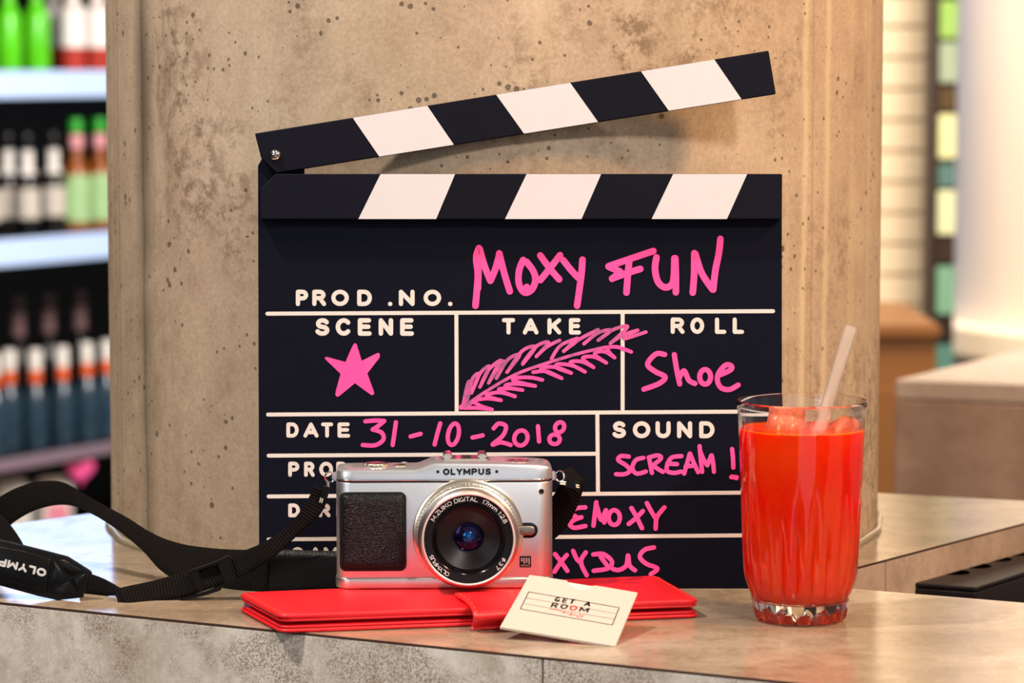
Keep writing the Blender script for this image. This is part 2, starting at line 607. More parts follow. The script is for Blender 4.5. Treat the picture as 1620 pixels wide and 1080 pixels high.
# dark box with round recesses
z_b = -0.02
q0, q1, q2, q3 = at_z(1410, 919, z_b), at_z(1544, 929, z_b), None, None
dl = (at_z(1590, 865, z_b) - q0)
q3 = q0 + dl * 1.7
q2 = q1 + dl * 1.7
bx = empty('bottle_rack_box', (q0.x, q0.y, T - 0.075), label='low black box with a row of round recesses beside the rear counter wing', cat='box')
M['blackbox'] = plain('matt_black_box', '#141113', 0.42, spec=0.4)
bb = bmesh.new()
o0 = Vector((q0.x, q0.y, 0))
pl = [((v - o0).x, (v - o0).y) for v in (q0, q1, q2, q3)]
body = prism('box_body', pl, 0.0, 0.052, 'z', M['blackbox'], bx, bevel=0.0012)
lid = prism('box_lid', [(a * 1.0, b) for a, b in pl], 0.0525, 0.055, 'z', M['blackbox'], bx, bevel=0.0008)
for (hx, hy) in ((1511, 905), (1545, 895), (1578, 884), (1607, 875), (1638, 865)):
    c = at_z(hx, hy, z_b) - o0
    me = lathe_me('recess_shade_disc', [(0.0, 0.0), (0.0088, 0.0), (0.0090, 0.0002), (0.0094, 0.0002), (0.0095, -0.0001)], 28)  # flat disc; the shade inside each hole is painted as its black colour
    o = link('recess_shade_disc', me, plain('recess_shade_black', '#020202', 0.95, spec=0.0) if 'rec' not in M else M['rec'], bx, 40)
    M['rec'] = o.data.materials[0]
    o.location = (c.x, c.y, 0.0551)

# ------------------------------------------------------------------ concrete column
YC, RC = 2.01, 0.257
XC = (782.5 - 810) / FPX * YC
colm = empty('concrete_column', (XC, YC, T), label='round raw concrete column rising from the counter behind the clapperboard', cat='column')
prof = [(RC, 0.0), (RC, 0.15), (RC, 0.3), (RC, 0.5), (RC, 1.0), (RC, 2.1), (0, 2.1)]
lathe('column_shaft', [(0, 0)] + prof, concrete_column_mat(RC), colm, n=160)
ring = []
for i in range(160):
    a = 2 * math.pi * i / 160
    rr = RC + 0.0022 + 0.0012 * math.sin(a * 9) + 0.0008 * math.sin(a * 23 + 1)
    ring.append((rr * math.cos(a), rr * math.sin(a), 0.0012))
tube('sealant_bead', ring, 0.0026, M['sealant'], colm, n=8, closed=True)

# ------------------------------------------------------------------ clapperboard
BY, LEAN = 1.7365, math.radians(3.2)
bo = at_y(823, 0, BY)
B_ORIG = Vector((bo.x, BY, T))
board = empty('clapperboard', B_ORIG, (-LEAN, 0, 0), label='black film clapperboard with pink handwriting leaning on the concrete column', cat='clapperboard')
B_MAT = Matrix.Translation(B_ORIG) @ Matrix.Rotation(-LEAN, 4, 'X')
B_INV = B_MAT.inverted()


def on_board(px, py, h=0.0):   # local (x, z) on the board, on the plane h in front of its face
    o = B_INV @ CAM
    d = (B_INV.to_3x3() @ ray(px, py))
    t = (-h - o.y) / d.y
    p = o + d * t
    return (p.x, p.z)


def bpoly(pts, h=0.0): return [on_board(x, y, h) for x, y in pts]


ST = 0.009
sl = bpoly([(410, 937), (1191, 937), (1237, 937), (1237, 340), (483, 340), (481, 262), (470, 240), (420, 240), (408, 262)])
sl[0] = (sl[0][0], 0.0); sl[1] = (sl[1][0], 0.0); sl[2] = (sl[2][0], 0.0)
prism('slate', sl, 0.0, 0.004, 'y', M['slate'], board, bevel=0.0004, segs=1)
low = bpoly([(411, 346.5), (1237, 346.5), (1237.5, 275), (436, 275), (411, 300)], ST)
prism('lower_clapstick', low, -ST, -0.0001, 'y', M['stick_black'], board, bevel=0.0005, segs=1)
upp = bpoly([(403, 211), (1216, 80), (1227.5, 148.5), (437.5, 273.5), (413, 250)], ST)
ust = prism('upper_clapstick', upp, -ST, -0.0003, 'y', M['stick_black'], board, bevel=0.0005, segs=1)


def stripe(poly, parent):
    pp = bpoly(poly, ST)
    return prism('white_stripe', pp, -ST - 0.00025, -ST + 0.0006, 'y', M['stripe'], parent)


for q in ([(602, 275.3), (720, 275.3), (690, 346.3), (567, 346.3)], [(833, 275.3), (951, 275.3), (920, 346.3), (799, 346.3)],
          [(1065, 275.3), (1182, 275.3), (1150, 346.3), (1031, 346.3)]):
    stripe(q, bpy.data.objects['lower_clapstick'])


def usx(x, edge):  # y on the top / bottom edge of the raised stick
    return (211 - (x - 403) * 131 / 813 + 0.3) if edge == 't' else (273.5 - (x - 437.5) * 125 / 790 - 0.3)


for a, b2, c, d in ((558, 676, 718, 600), (785, 902, 946, 829), (1014, 1130, 1173, 1058)):
    stripe([(a, usx(a, 't')), (b2, usx(b2, 't')), (c, usx(c, 'b')), (d, usx(d, 'b'))], ust)
# hinge screw
sx, sz = on_board(435.5, 245.5, ST)
scr = lathe('hinge_screw', [(0.0, 0.0026), (0.0012, 0.0025), (0.0024, 0.0018), (0.0032, 0.0008), (0.0034, 0.0)], M['chrome'], board, n=24, axis='y')
scr.location = (sx, -ST, sz)
slot = box('screw_slot', (0, -0.0026, 0), (0.0038, 0.0008, 0.0006), M['dark'], scr)


# flat lettering and lines drawn as rounded strokes on the board face
STACK = [0]


def stroke_bm(bm, pts, w, y0, caps=True, cap_n=10):
    P = [Vector((a, b)) for a, b in pts]
    Q = [P[0]]
    for p in P[1:]:
        if (p - Q[-1]).length > 1e-6: Q.append(p)
    P = Q
    h = w / 2
    for i in range(len(P) - 1):
        y = y0 - 2.5e-6 * (STACK[0] % 60)
        STACK[0] += 1
        d = (P[i + 1] - P[i]).normalized()
        n = Vector((-d.y, d.x)) * h
        vs = [bm.verts.new((v.x, y, v.y)) for v in (P[i] + n, P[i] - n, P[i + 1] - n, P[i + 1] + n)]
        bm.faces.new(vs)
    if caps:
        for i, p in enumerate(P):
            y = y0 - 2.5e-6 * (STACK[0] % 60)
            STACK[0] += 1
            vs = [bm.verts.new((p.x + h * math.cos(2 * math.pi * k / cap_n), y, p.y + h * math.sin(2 * math.pi * k / cap_n))) for k in range(cap_n)]
            bm.faces.new(vs)


PXM = FPX / 1.742
def strokes(name, items, y, mat, smooth_pts=False, parent=board, label=None):
    bm = bmesh.new()
    for pts, w in items:
        pts = [on_board(a, b) for a, b in pts]
        if smooth_pts and len(pts) > 2:
            pts = [tuple(v)[:2] for v in catmull([(a, b, 0) for a, b in pts], 6)]
        stroke_bm(bm, pts, w / PXM, y)
    for f in bm.faces:
        f.normal_update()
        if f.normal.y > 0: f.normal_flip()
    me = bpy.data.meshes.new(name)
    bm.to_mesh(me); bm.free()
    o = link(name, me, mat, parent)
    if label: o['label'] = label
    return o


lines = [[(423, 496), (1223, 492)], [(722, 497), (722.5, 652)], [(985, 494), (985, 650)], [(424, 655.5), (1232, 650.5)],
         [(945, 655), (946, 778)], [(425, 720.5), (943, 717.5)], [(425, 785), (1232, 778.5)], [(425, 853), (1232, 846)]]
for l in lines:
    strokes('printed_line', [(l, 6.2)], -0.00012, M['chalkline'])

# stroke letters in a unit box (w 0..1, h 0..1), polylines
def arc(cx, cy, rx, ry, a0, a1, n=10):
    return [(cx + rx * math.cos(math.radians(a0 + (a1 - a0) * i / n)), cy + ry * math.sin(math.radians(a0 + (a1 - a0) * i / n))) for i in range(n + 1)]


LET = {
    'P': [[(0, 0), (0, 1), (0.55, 1)] + arc(0.55, 0.73, 0.42, 0.27, 90, -90, 8) + [(0, 0.46)]],
    'R': [[(0, 0), (0, 1), (0.55, 1)] + arc(0.55, 0.74, 0.40, 0.26, 90, -90, 8) + [(0, 0.48)], [(0.55, 0.48), (1, 0)]],
    'O': [arc(0.5, 0.5, 0.5, 0.5, 0, 360, 20)],
    'D': [[(0, 0), (0, 1), (0.45, 1)] + arc(0.45, 0.5, 0.52, 0.5, 90, -90, 12) + [(0, 0)]],
    'N': [[(0, 0), (0, 1), (1, 0), (1, 1)]],
    'S': [arc(0.52, 0.75, 0.42, 0.25, 25, 180, 8) + arc(0.5, 0.75, 0.40, 0.25, 180, 265, 3)[1:] + arc(0.5, 0.25, 0.46, 0.25, 88, -90, 8) + arc(0.5, 0.25, 0.48, 0.25, -90, -160, 5)[1:]],
    'C': [arc(0.52, 0.5, 0.52, 0.5, 42, 318, 16)],
    'E': [[(0.95, 1), (0, 1), (0, 0), (1, 0)], [(0, 0.52), (0.88, 0.52)]],
    'T': [[(0, 1), (1, 1)], [(0.5, 1), (0.5, 0)]],
    'A': [[(0, 0), (0.5, 1), (1, 0)], [(0.22, 0.3), (0.78, 0.3)]],
    'K': [[(0, 0), (0, 1)], [(1, 1), (0.05, 0.38)], [(0.38, 0.58), (1, 0)]],
    'L': [[(0, 1), (0, 0), (1, 0)]],
    'U': [[(0, 1), (0, 0.4)] + arc(0.5, 0.38, 0.5, 0.38, 180, 360, 10) + [(1, 1)]],
    'I': [[(0.5, 0), (0.5, 1)]],
    'M': [[(0, 0), (0, 1), (0.5, 0.25), (1, 1), (1, 0)]],
    '.': [[(0.3, 0.0), (0.5, 0.0)]],
}


LET.update({
    'Y': [[(0, 1), (0.5, 0.48), (1, 1)], [(0.5, 0.48), (0.5, 0)]],
    'Z': [[(0, 1), (1, 1), (0, 0), (1, 0)]],
    'G': [arc(0.52, 0.5, 0.52, 0.5, 68, 330, 16) + [(1.0, 0.40), (0.66, 0.40)]],
    '1': [[(0.2, 0.75), (0.55, 1), (0.55, 0)]],
    '7': [[(0, 1), (1, 1), (0.35, 0)]],
    'm': [[(0, 0), (0, 0.68)], [(0, 0.5), (0.12, 0.66), (0.35, 0.68), (0.5, 0.5), (0.5, 0)], [(0.5, 0.5), (0.62, 0.66), (0.85, 0.68), (1, 0.5), (1, 0)]],
    ':': [[(0.5, 0.05), (0.5, 0.06)], [(0.5, 0.6), (0.5, 0.61)]],
    '2': [arc(0.5, 0.7, 0.45, 0.3, 160, -30, 8) + [(0, 0), (1, 0)]],
    '8': [arc(0.5, 0.76, 0.38, 0.24, 0, 360, 12), arc(0.5, 0.27, 0.5, 0.27, 0, 360, 12)],
    '3': [arc(0.48, 0.75, 0.4, 0.25, 150, -80, 7) + arc(0.48, 0.26, 0.48, 0.27, 80, -150, 8)],
    '@': [arc(0.5, 0.5, 0.42, 0.38, 0, 360, 14), [(0.2, -0.08), (0.8, 1.08)]],
})
LW = {'.': 0.25, ':': 0.25, '1': 0.6, 'I': 0.2, 'm': 1.3, 'M': 1.2, 'O': 1.12, ' ': 0.5, 'L': 0.85, 'E': 0.85}


def text_me(txt, width, height, w, gap=0.30, slant=0.0):
    """flat block lettering centred on the origin in the x, z plane."""
    tot = sum(LW.get(c, 1.0) for c in txt) + gap * (len(txt) - 1)
    k = width / tot
    x = -width / 2
    bm = bmesh.new()
    for c in txt:
        lw = LW.get(c, 1.0) * k
        if c != ' ':
            for pl_ in LET[c]:
                pts = [(x + w / 2 + a * (lw - w), -height / 2 + w / 2 + b * (height - w)) for a, b in pl_]
                stroke_bm(bm, [(a + slant * b, b) for a, b in pts], w, 0.0, cap_n=8)
        x += lw + gap * k
    for f in bm.faces:
        f.normal_update()
        if f.normal.y > 0: f.normal_flip()
    me = bpy.data.meshes.new('lettering')
    bm.to_mesh(me)
    bm.free()
    return me


def word(letters, y0, y1, w=6.6):
    items = []
    h = w / 2
    for ch, x0, x1 in letters:
        for pl_ in LET[ch]:
            items.append(([(x0 + h + a * (x1 - x0 - w), y1 - h - b * (y1 - y0 - w)) for a, b in pl_], w))
    strokes('printed_word', items, -0.00014, M['chalkline'])


word([('P', 468, 488), ('R', 494, 516), ('O', 524, 552), ('D', 565, 589), ('.', 613, 622), ('N', 631, 656), ('O', 670, 698), ('.', 708, 717)], 458, 484, 6.8)
word([('S', 498, 522), ('C', 531, 556), ('E', 566, 588), ('N', 599, 622), ('E', 633, 655)], 503, 531, 7.2)
word([('T', 794, 815), ('A', 827, 852), ('K', 866, 888), ('E', 900, 919)], 503, 529, 6.6)
word([('R', 1061, 1083), ('O', 1092, 1114), ('L', 1131, 1149), ('L', 1159, 1177)], 502, 528, 6.6)
word([('D', 453, 473), ('A', 480, 504), ('T', 508, 527), ('E', 534, 554)], 668, 692, 6)
word([('P', 456, 474), ('R', 481, 498), ('O', 505, 527), ('D', 532, 551), ('.', 560, 567), ('C', 577, 599), ('O', 628, 651), ('.', 658, 665)], 730, 754, 6)
word([('D', 456, 475), ('I', 480, 492), ('R', 504, 523), ('E', 532, 549), ('C', 556, 577), ('T', 584, 602), ('O', 608, 631), ('R', 638, 657)], 796, 818, 6)
word([('C', 460, 481), ('A', 488, 510), ('M', 512, 534), ('E', 541, 558), ('R', 566, 585), ('A', 592, 614)], 865, 889, 6)
word([('S', 968, 991), ('O', 1001, 1029), ('U', 1037, 1061), ('N', 1071, 1095), ('D', 1106, 1131)], 666, 693, 6.8)


def hand(name, items, ox, oy, sc, w, mat=None, smooth=True, y=-0.0003):
    out = []
    for it in items:
        ww = w
        if isinstance(it, tuple): it, ww = it
        out.append(([(ox + a / sc, oy + b / sc) for a, b in it], ww))
    return strokes(name, out, y, mat or M['pink'], smooth)


def ell(cx, cy, rx, ry, tilt=0, n=14, a0=90, a1=450):
    r = []
    for i in range(n + 1):
        a = math.radians(a0 + (a1 - a0) * i / n)
        x, y = rx * math.cos(a), ry * math.sin(a)
        t = math.radians(tilt)
        r.append((cx + x * math.cos(t) - y * math.sin(t), cy + x * math.sin(t) + y * math.cos(t)))
    return r


hand('pink_writing', [
    [(203, 114), (188, 165), (197, 260), (192, 345), (184, 435)], [(196, 130), (200, 240), (197, 340)],
    [(207, 118), (235, 215), (267, 296)], [(267, 296), (295, 230), (318, 145)], [(316, 143), (343, 250), (375, 355)],
    [(450, 180), (428, 235), (424, 300), (440, 345), (465, 362), (500, 342), (518, 290), (505, 240), (468, 190)], [(470, 330), (466, 355)],
    [(545, 155), (600, 230), (650, 288)], [(655, 153), (600, 225), (545, 292)],
    [(672, 180), (715, 235), (755, 278)], [(780, 178), (775, 250), (762, 350), (750, 435)],
], 700, 360, 3.5217, 10.5)
hand('pink_writing', [
    [(1175, 130), (1050, 172), (925, 215)], [(925, 217), (990, 245)], [(990, 248), (945, 285)], [(945, 283), (1030, 252), (1102, 230)],
    [(1040, 185), (1032, 270), (1025, 362)],
    [(1192, 165), (1184, 230), (1200, 300), (1240, 333), (1280, 312), (1290, 250), (1292, 170)], [(1297, 170), (1300, 270), (1300, 360)],
    [(1403, 142), (1402, 260), (1394, 362)], [(1408, 145), (1445, 255), (1505, 345)], [(1548, 62), (1540, 140), (1520, 240), (1508, 345)],
], 700, 360, 3.5217, 10.5)
star = [(575, 662), (582, 657), (592, 665), (620, 758), (708, 714), (720, 714), (724, 728), (720, 742), (652, 830), (690, 935), (690, 950), (675, 953),
        (582, 885), (490, 960), (478, 962), (470, 950), (473, 930), (500, 832), (412, 748), (412, 738), (422, 736), (528, 765), (560, 690)]
pp = [on_board(400 + a / 3.6, 360 + b / 3.6) for a, b in star]
prism('pink_star', pp, -0.0003, -0.0001, 'y', M['pink'], board)
fe_up = [
    [(40, 870), (62, 770), (75, 765), (60, 850)], [(62, 840), (85, 745), (118, 722), (80, 815)], [(82, 810), (125, 715), (170, 685), (122, 785)],
    [(125, 780), (165, 700), (228, 655), (165, 765)], [(165, 765), (215, 672), (245, 665), (203, 742)], [(205, 740), (260, 650), (318, 628), (255, 712)],
    [(258, 710), (330, 608), (395, 588), (333, 672)], [(335, 665), (400, 585), (460, 565), (400, 635)], [(402, 632), (455, 585), (515, 555)],
    [(475, 645), (520, 580), (602, 545)], [(535, 608), (580, 575), (620, 545), (705, 502)], [(535, 610), (600, 545)], [(635, 572), (705, 518), (768, 505), (705, 555)],
    [(705, 555), (780, 502), (850, 488), (765, 570)], [(767, 568), (830, 528), (900, 505)], [(900, 505), (845, 532), (840, 546), (940, 514)]]
fe_lo = [
    [(745, 590), (800, 588), (868, 612)], [(745, 592), (765, 620), (786, 640)], [(786, 640), (740, 612), (700, 612), (690, 628), (745, 666)],
    [(745, 666), (690, 638), (640, 636), (632, 650), (682, 688)], [(682, 688), (630, 662), (580, 658), (572, 672), (640, 710)],
    [(640, 710), (580, 680), (510, 672), (500, 690), (572, 716)], [(572, 716), (500, 688), (435, 688), (430, 700), (525, 742)],
    [(525, 742), (450, 708), (385, 712)], [(430, 750), (370, 738), (300, 740), (292, 755), (395, 780)], [(395, 780), (320, 770), (260, 772), (252, 786), (332, 800)],
    [(332, 800), (270, 792), (215, 798), (295, 832)], [(295, 830), (220, 812), (165, 820), (160, 832), (226, 850)], [(226, 850), (160, 842), (100, 850), (95, 862)],
    [(95, 860), (130, 880), (182, 896)], [(182, 896), (110, 888), (45, 888)], [(60, 875), (100, 850)]]
hand('pink_feather', fe_up + [([(40, 885), (150, 808), (300, 722), (450, 668), (600, 622), (742, 588)], 5)], 720, 360, 3.1154, 5.6, M['pink_thin'])
hand('pink_feather', fe_lo + [([(30, 885), (50, 870)], 8), ([(45, 862), (70, 770)], 6)], 720, 360, 3.1154, 5.8)
hand('pink_writing', [
    [(1033, 625), (990, 622), (948, 672), (985, 708), (1035, 735), (1005, 768), (930, 796)], [(1080, 625), (1092, 700), (1107, 770)],
    [(1102, 745), (1128, 705), (1152, 752), (1182, 768)], ell(1232, 735, 27, 36),
    [(1297, 728), (1355, 702), (1362, 682), (1335, 676), (1302, 710), (1292, 750), (1310, 788), (1352, 797), (1395, 775)]],
    720, 360, 3.1154, 8.2)
hand('pink_writing', [
    [(515, 76), (560, 72), (602, 74)], [(602, 74), (570, 100), (548, 113)], [(548, 113), (590, 128), (597, 160), (560, 185), (503, 184)],
    [(655, 80), (648, 130), (640, 184)], [(722, 145), (768, 133)], [(858, 85), (845, 130), (832, 182)], ell(918, 135, 24, 50, 12),
    [(1005, 150), (1052, 140)], [(1102, 108), (1125, 86), (1158, 98), (1145, 140), (1097, 182), (1135, 172), (1180, 184)], ell(1227, 152, 30, 35, 20),
    [(1305, 98), (1310, 168)], ell(1404, 103, 20, 24, 30), ell(1381, 158, 24, 22)], 400, 640, 2.893, 6.8)
hand('pink_writing', [
    [(485, 295), (440, 292), (425, 315), (470, 345), (492, 375), (460, 395), (412, 395)], [(568, 302), (525, 315), (505, 360), (530, 392), (582, 380)],
    [(600, 300), (617, 388)], [(598, 300), (650, 288), (668, 305), (622, 345)], [(622, 345), (650, 365), (680, 382)],
    [(785, 292), (730, 300), (705, 335)], [(705, 335), (760, 338)], [(705, 335), (702, 375), (740, 388), (782, 380)],
    [(832, 278), (815, 340), (800, 392)], [(834, 278), (855, 330), (880, 384)], [(808, 352), (860, 345)],
    [(888, 235), (895, 310), (903, 382)], [(890, 260), (910, 310), (932, 345)], [(932, 345), (955, 288)], [(957, 288), (965, 330), (970, 382)],
    [(1073, 252), (1078, 300), (1080, 358)], [(1068, 412), (1100, 412)], [(1072, 408), (1098, 418)]], 860, 640, 3.6, 6.8)
hand('pink_writing', [
    [(237, 584), (185, 590), (158, 618), (190, 640)], [(215, 640), (175, 655), (150, 680), (175, 700), (238, 690)],
    [(300, 555), (292, 620), (284, 688)], [(303, 575), (320, 640), (328, 655)], [(328, 655), (355, 600)], [(355, 600), (345, 670)], ell(402, 642, 32, 42),
    [(500, 588), (530, 640), (560, 702)], [(565, 605), (520, 650), (485, 678)], [(588, 560), (615, 610), (640, 650)], [(688, 584), (645, 640), (638, 705)]],
    860, 640, 3.6, 7.2)
hand('pink_writing', [
    [(65, 850), (100, 895), (135, 945)], [(132, 855), (95, 900), (62, 950)], [(168, 832), (190, 880), (215, 900)], [(240, 840), (212, 895), (245, 970)],
    [(283, 852), (340, 850), (388, 890), (370, 930), (285, 945)], [(325, 865), (360, 912)],
    [(395, 935), (430, 940), (470, 915), (480, 858)], [(482, 860), (490, 915), (520, 942)],
    [(628, 812), (575, 825), (548, 865), (585, 905), (648, 932), (610, 965)]], 860, 640, 3.6, 7.2)

# ------------------------------------------------------------------ red travel wallet
WZ = 0.0105
wc = {'fl': at_z(442, 972, WZ), 'bl': at_z(377, 937, WZ), 'br': at_z(1040, 910, WZ), 'fr': at_z(1107, 948, WZ)}
wctr = (wc['fl'] + wc['br']) / 2
wal = empty('travel_wallet', (wctr.x, wctr.y, T), label='red leather travel wallet lying closed under the silver camera', cat='wallet')
M['red'] = leather_mat('red_leather', '#e3101c', 1500, 0.42, 0.18, 0.0003)
M['red_edge'] = plain('red_leather_edge', '#d81826', 0.5, vary=0.1, nscale=300, bmp=0.2)
M['lining'] = plain('mauve_lining', '#6d6488', 0.8)
M['thread'] = plain('orange_thread', '#e0682c', 0.6)


def wquad(grow, shift=0.0):
    c = Vector((wctr.x, wctr.y, 0))
    out = []
    for k in ('fl', 'fr', 'br', 'bl'):
        v = Vector((wc[k].x, wc[k].y, 0)) - c
        out.append((v.x * (1 + grow), v.y * (1 + grow)))
    return out


def round_poly(poly, r, n=4):
    out = []
    m = len(poly)
    for i in range(m):
        p0, p, p1 = Vector(poly[i - 1]), Vector(poly[i]), Vector(poly[(i + 1) % m])
        a, b3 = (p0 - p).normalized() * r, (p1 - p).normalized() * r
        for k in range(n + 1):
            t = k / n
            q = (p + a) * (1 - t) ** 2 + p * 2 * t * (1 - t) + (p + b3) * t ** 2
            out.append((q.x, q.y))
    return out


def bent_slab(name, poly, z0, th, mat, droop, parent, inset=0.0):
    """leather layer: a rounded outline with soft edges and a slight sag to the right."""
    pr = round_poly(poly, 0.006)
    rings = []
    c = Vector((sum(p[0] for p in pr) / len(pr), sum(p[1] for p in pr) / len(pr)))
    e = 0.0009
    for f, z in ((e, 0.0), (0.0, th * 0.3), (0.0, th * 0.7), (e, th)):
        ring_ = []
        for p in pr:
            v = Vector(p)
            v = v - (v - c).normalized() * f
            ring_.append((v.x, v.y, z))
        rings.append(ring_)
    # inner rings so the layer can bend
    for s in (0.75, 0.4):
        rings.append([(c.x + (a - c.x) * s, c.y + (b_ - c.y) * s, th) for a, b_, z in rings[3]])
    n = len(pr)
    vs = [v for r_ in rings for v in r_] + [(c.x, c.y, th)]
    fs = []
    for k in range(len(rings) - 1):
        for i in range(n):
            j = (i + 1) % n
            fs.append((k * n + i, k * n + j, (k + 1) * n + j, (k + 1) * n + i))
    L = len(rings) - 1
    for i in range(n): fs.append((L * n + i, L * n + (i + 1) % n, len(vs) - 1))
    fs.append(tuple(range(n))[::-1])
    vs = [(x, y, z0 + z + droop(x, y)) for x, y, z in vs]
    return pydata(name, vs, fs, mat, parent, 60)


dr = lambda x, y: 0.0
bent_slab('lower_cover', wquad(0.0), 0.0004, 0.0019, M['red'], dr, wal)
bent_slab('inner_pocket', wquad(-0.008), 0.0026, 0.0014, M['red_edge'], dr, wal)
bent_slab('inner_pocket', wquad(-0.004), 0.0062, 0.0014, M['red_edge'], dr, wal)
bent_slab('upper_cover', wquad(0.0), 0.0078, 0.0027, M['red'], dr, wal)
# spine along the rear edge, curling down over the layers
q = wquad(0.0)
br_, bl_ = Vector((q[2][0], q[2][1], 0)), Vector((q[3][0], q[3][1], 0))
nrm = Vector((bl_.y - br_.y, -(bl_.x - br_.x), 0)).normalized() * -1
if nrm.y < 0: nrm = -nrm
sp_v, sp_f = [], []
for i in range(9):
    a = math.pi * i / 8
    for e in (bl_, br_):
        ins = (br_ - bl_).normalized() * (0.006 if e is bl_ else -0.006)
        sp_v.append(e + ins + nrm * (math.sin(a) * 0.003 - 0.0004) + Vector((0, 0, 0.0054 + math.cos(a) * 0.0049)))
for i in range(8): sp_f.append((2 * i, 2 * i + 1, 2 * i + 3, 2 * i + 2))
pydata('spine', sp_v, sp_f, M['red'], wal, 60)
lin = Vector((q[3][0], q[3][1], 0)) * 0.985
box('lining', (lin.x + 0.004, lin.y - 0.004, 0.0048), (0.004, 0.010, 0.0018), M['lining'], wal)


# closing tab over the front edge
def wl(px, py, z):
    v = at_z(px, py, z)
    return Vector((v.x - wctr.x, v.y - wctr.y, z))


L_edge = [wl(744, 996, 0.0008), wl(747.5, 988, 0.0035), wl(749, 977, 0.009), wl(746, 964, 0.0122), wl(736, 951, 0.0125), wl(724, 943.5, 0.0122), wl(719.5, 939.5, 0.0119)]
R_edge = [wl(814, 992, 0.0008), wl(815, 984, 0.0035), wl(816, 973, 0.009), wl(818, 961, 0.0122), wl(818, 950, 0.0122), wl(816, 943, 0.0118), wl(809, 936, 0.0115)]
vs, fs = [], []
Ls, Rs = catmull(L_edge, 4), catmull(R_edge, 4)
for a, b2 in zip(Ls, Rs):
    for k in range(9):
        vs.append(a.lerp(b2, k / 8))
for i in range(len(Ls) - 1):
    for k in range(8): fs.append((i * 9 + k, i * 9 + k + 1, (i + 1) * 9 + k + 1, (i + 1) * 9 + k))
tab = pydata('closing_tab', vs, fs, M['red'], wal, 60)
sol = tab.modifiers.new('thickness', 'SOLIDIFY')
sol.thickness = 0.0016
sol.offset = 0.0
for i in range(2, len(Ls) - 2, 2):
    a, b2 = Ls[i].lerp(Rs[i], 0.07), Ls[i + 1].lerp(Rs[i + 1], 0.07)
    up = Vector((0, -0.0006, 0.0009))
    tube('stitch', [a + up, a.lerp(b2, 0.7) + up], 0.00032, M['thread'], wal, n=5)
# edge stitching on the upper cover
qq = wquad(-0.022)
for (a, b2, cnt) in ((qq[0], qq[3], 16), (qq[1], qq[2], 14)):
    a, b2 = Vector((a[0], a[1], WZ + 0.00005)), Vector((b2[0], b2[1], WZ + 0.00005))
    for i in range(cnt):
        tube('stitch', [a.lerp(b2, (i + 0.15) / cnt), a.lerp(b2, (i + 0.75) / cnt)], 0.00013, M['thread'], wal, n=4)

# ------------------------------------------------------------------ silver camera
CY = 1.6766
cx0 = (701 - 810) / FPX * CY
YAW = math.radians(1.6)
camr = empty('compact_camera', (cx0, CY + 0.015, T + WZ + 0.0002), (0, 0, YAW), label='silver retro digital camera with black grip standing on the red wallet', cat='camera')
M['silver'] = brushed_mat('brushed_silver', '#d6d8dc', 0.42)
M['silver_satin'] = plain('satin_silver', '#d6d0cb', 0.34, metal=1, vary=0.02, nscale=500)
M['silver_gold'] = plain('champagne_silver', '#e4d6c2', 0.22, metal=1, vary=0.01)
M['blk'] = plain('black_plastic', '#070709', 0.4, spec=0.3)
M['blk_gloss'] = plain('gloss_black', '#08080b', 0.12, spec=0.5)
M['grip'] = leather_mat('black_grip_leather', '#05060d', 800, 0.40, 0.7, 0.0004, 0.25)
M['ink'] = plain('black_ink', '#0a0a0a', 0.4)
M['whiteprint'] = plain('white_print', '#e6e6e6', 0.5)
mm = 0.001
K = 1000 * CY / FPX       # mm per photograph pixel at the front face


def cxm(px): return (px - 701) * K * mm
def czm(py): return (938 - py) * K * mm * 1.012


FR = -0.015               # front face, local y


def plan(hw, d, r, n=8):
    return rrect(-hw, -d, hw, d, r, n)


body_x = 0.0612
prism('body', plan(body_x, 0.015, 0.009), 0.0062, czm(768.2), 'z', M['silver'], camr, bevel=0.0006, smooth=50)
prism('bottom_plate', plan(0.0618, 0.0156, 0.0095), 0.0, 0.0063, 'z', M['silver_satin'], camr, bevel=0.0011, segs=3, smooth=60)
prism('seam_gap', plan(0.0611, 0.0150, 0.009), czm(768.2), czm(766), 'z', M['dark'], camr)
prism('seam_trim', plan(0.0615, 0.0153, 0.0092), czm(766), czm(763.5), 'z', M['chrome'], camr, bevel=0.0003, smooth=50)
# stepped top plate lofted along x
zs = czm(763.5)
hprof = [(-0.0608, 750, 0.35), (-0.0600, 748.5, 0.55), (-0.0580, 747.8, 0.8), (-0.055, 747.5, 0.95), (-0.050, 747.3, 1), (cxm(655), 747.3, 1), (cxm(662), 746, 1), (cxm(680), 738.5, 1), (cxm(688), 737, 1),
         (0.0, 737, 1), (0.03, 738, 1), (cxm(845), 740, 1), (cxm(862), 741.6, 0.93), (cxm(868), 743.5, 0.8), (cxm(872), 747, 0.55), (cxm(874), 752, 0.35)]
vs, fs = [], []
for x, py, df in hprof:
    h = czm(py)
    d = 0.015 * (0.5 + 0.5 * df) if df < 1 else 0.015
    b_ = 0.0022
    sec = [(-d, zs), (-d, h - b_), (-d + b_ * 0.3, h - b_ * 0.35), (-d + b_, h), (d - b_, h), (d - b_ * 0.3, h - b_ * 0.35), (d, h - b_), (d, zs)]
    vs += [(x, y, z) for y, z in sec]
n8 = 8
for i in range(len(hprof) - 1):
    for k in range(n8 - 1): fs.append((i * n8 + k, (i + 1) * n8 + k, (i + 1) * n8 + k + 1, i * n8 + k + 1))
fs.append(tuple(range(n8)))
fs.append(tuple((len(hprof) - 1) * n8 + k for k in range(n8))[::-1])
M['topplate'] = plain('pearl_silver', '#d8dade', 0.30, metal=0.85, vary=0.02, nscale=400)
pydata('top_plate', vs, fs, M['topplate'], camr, 32)
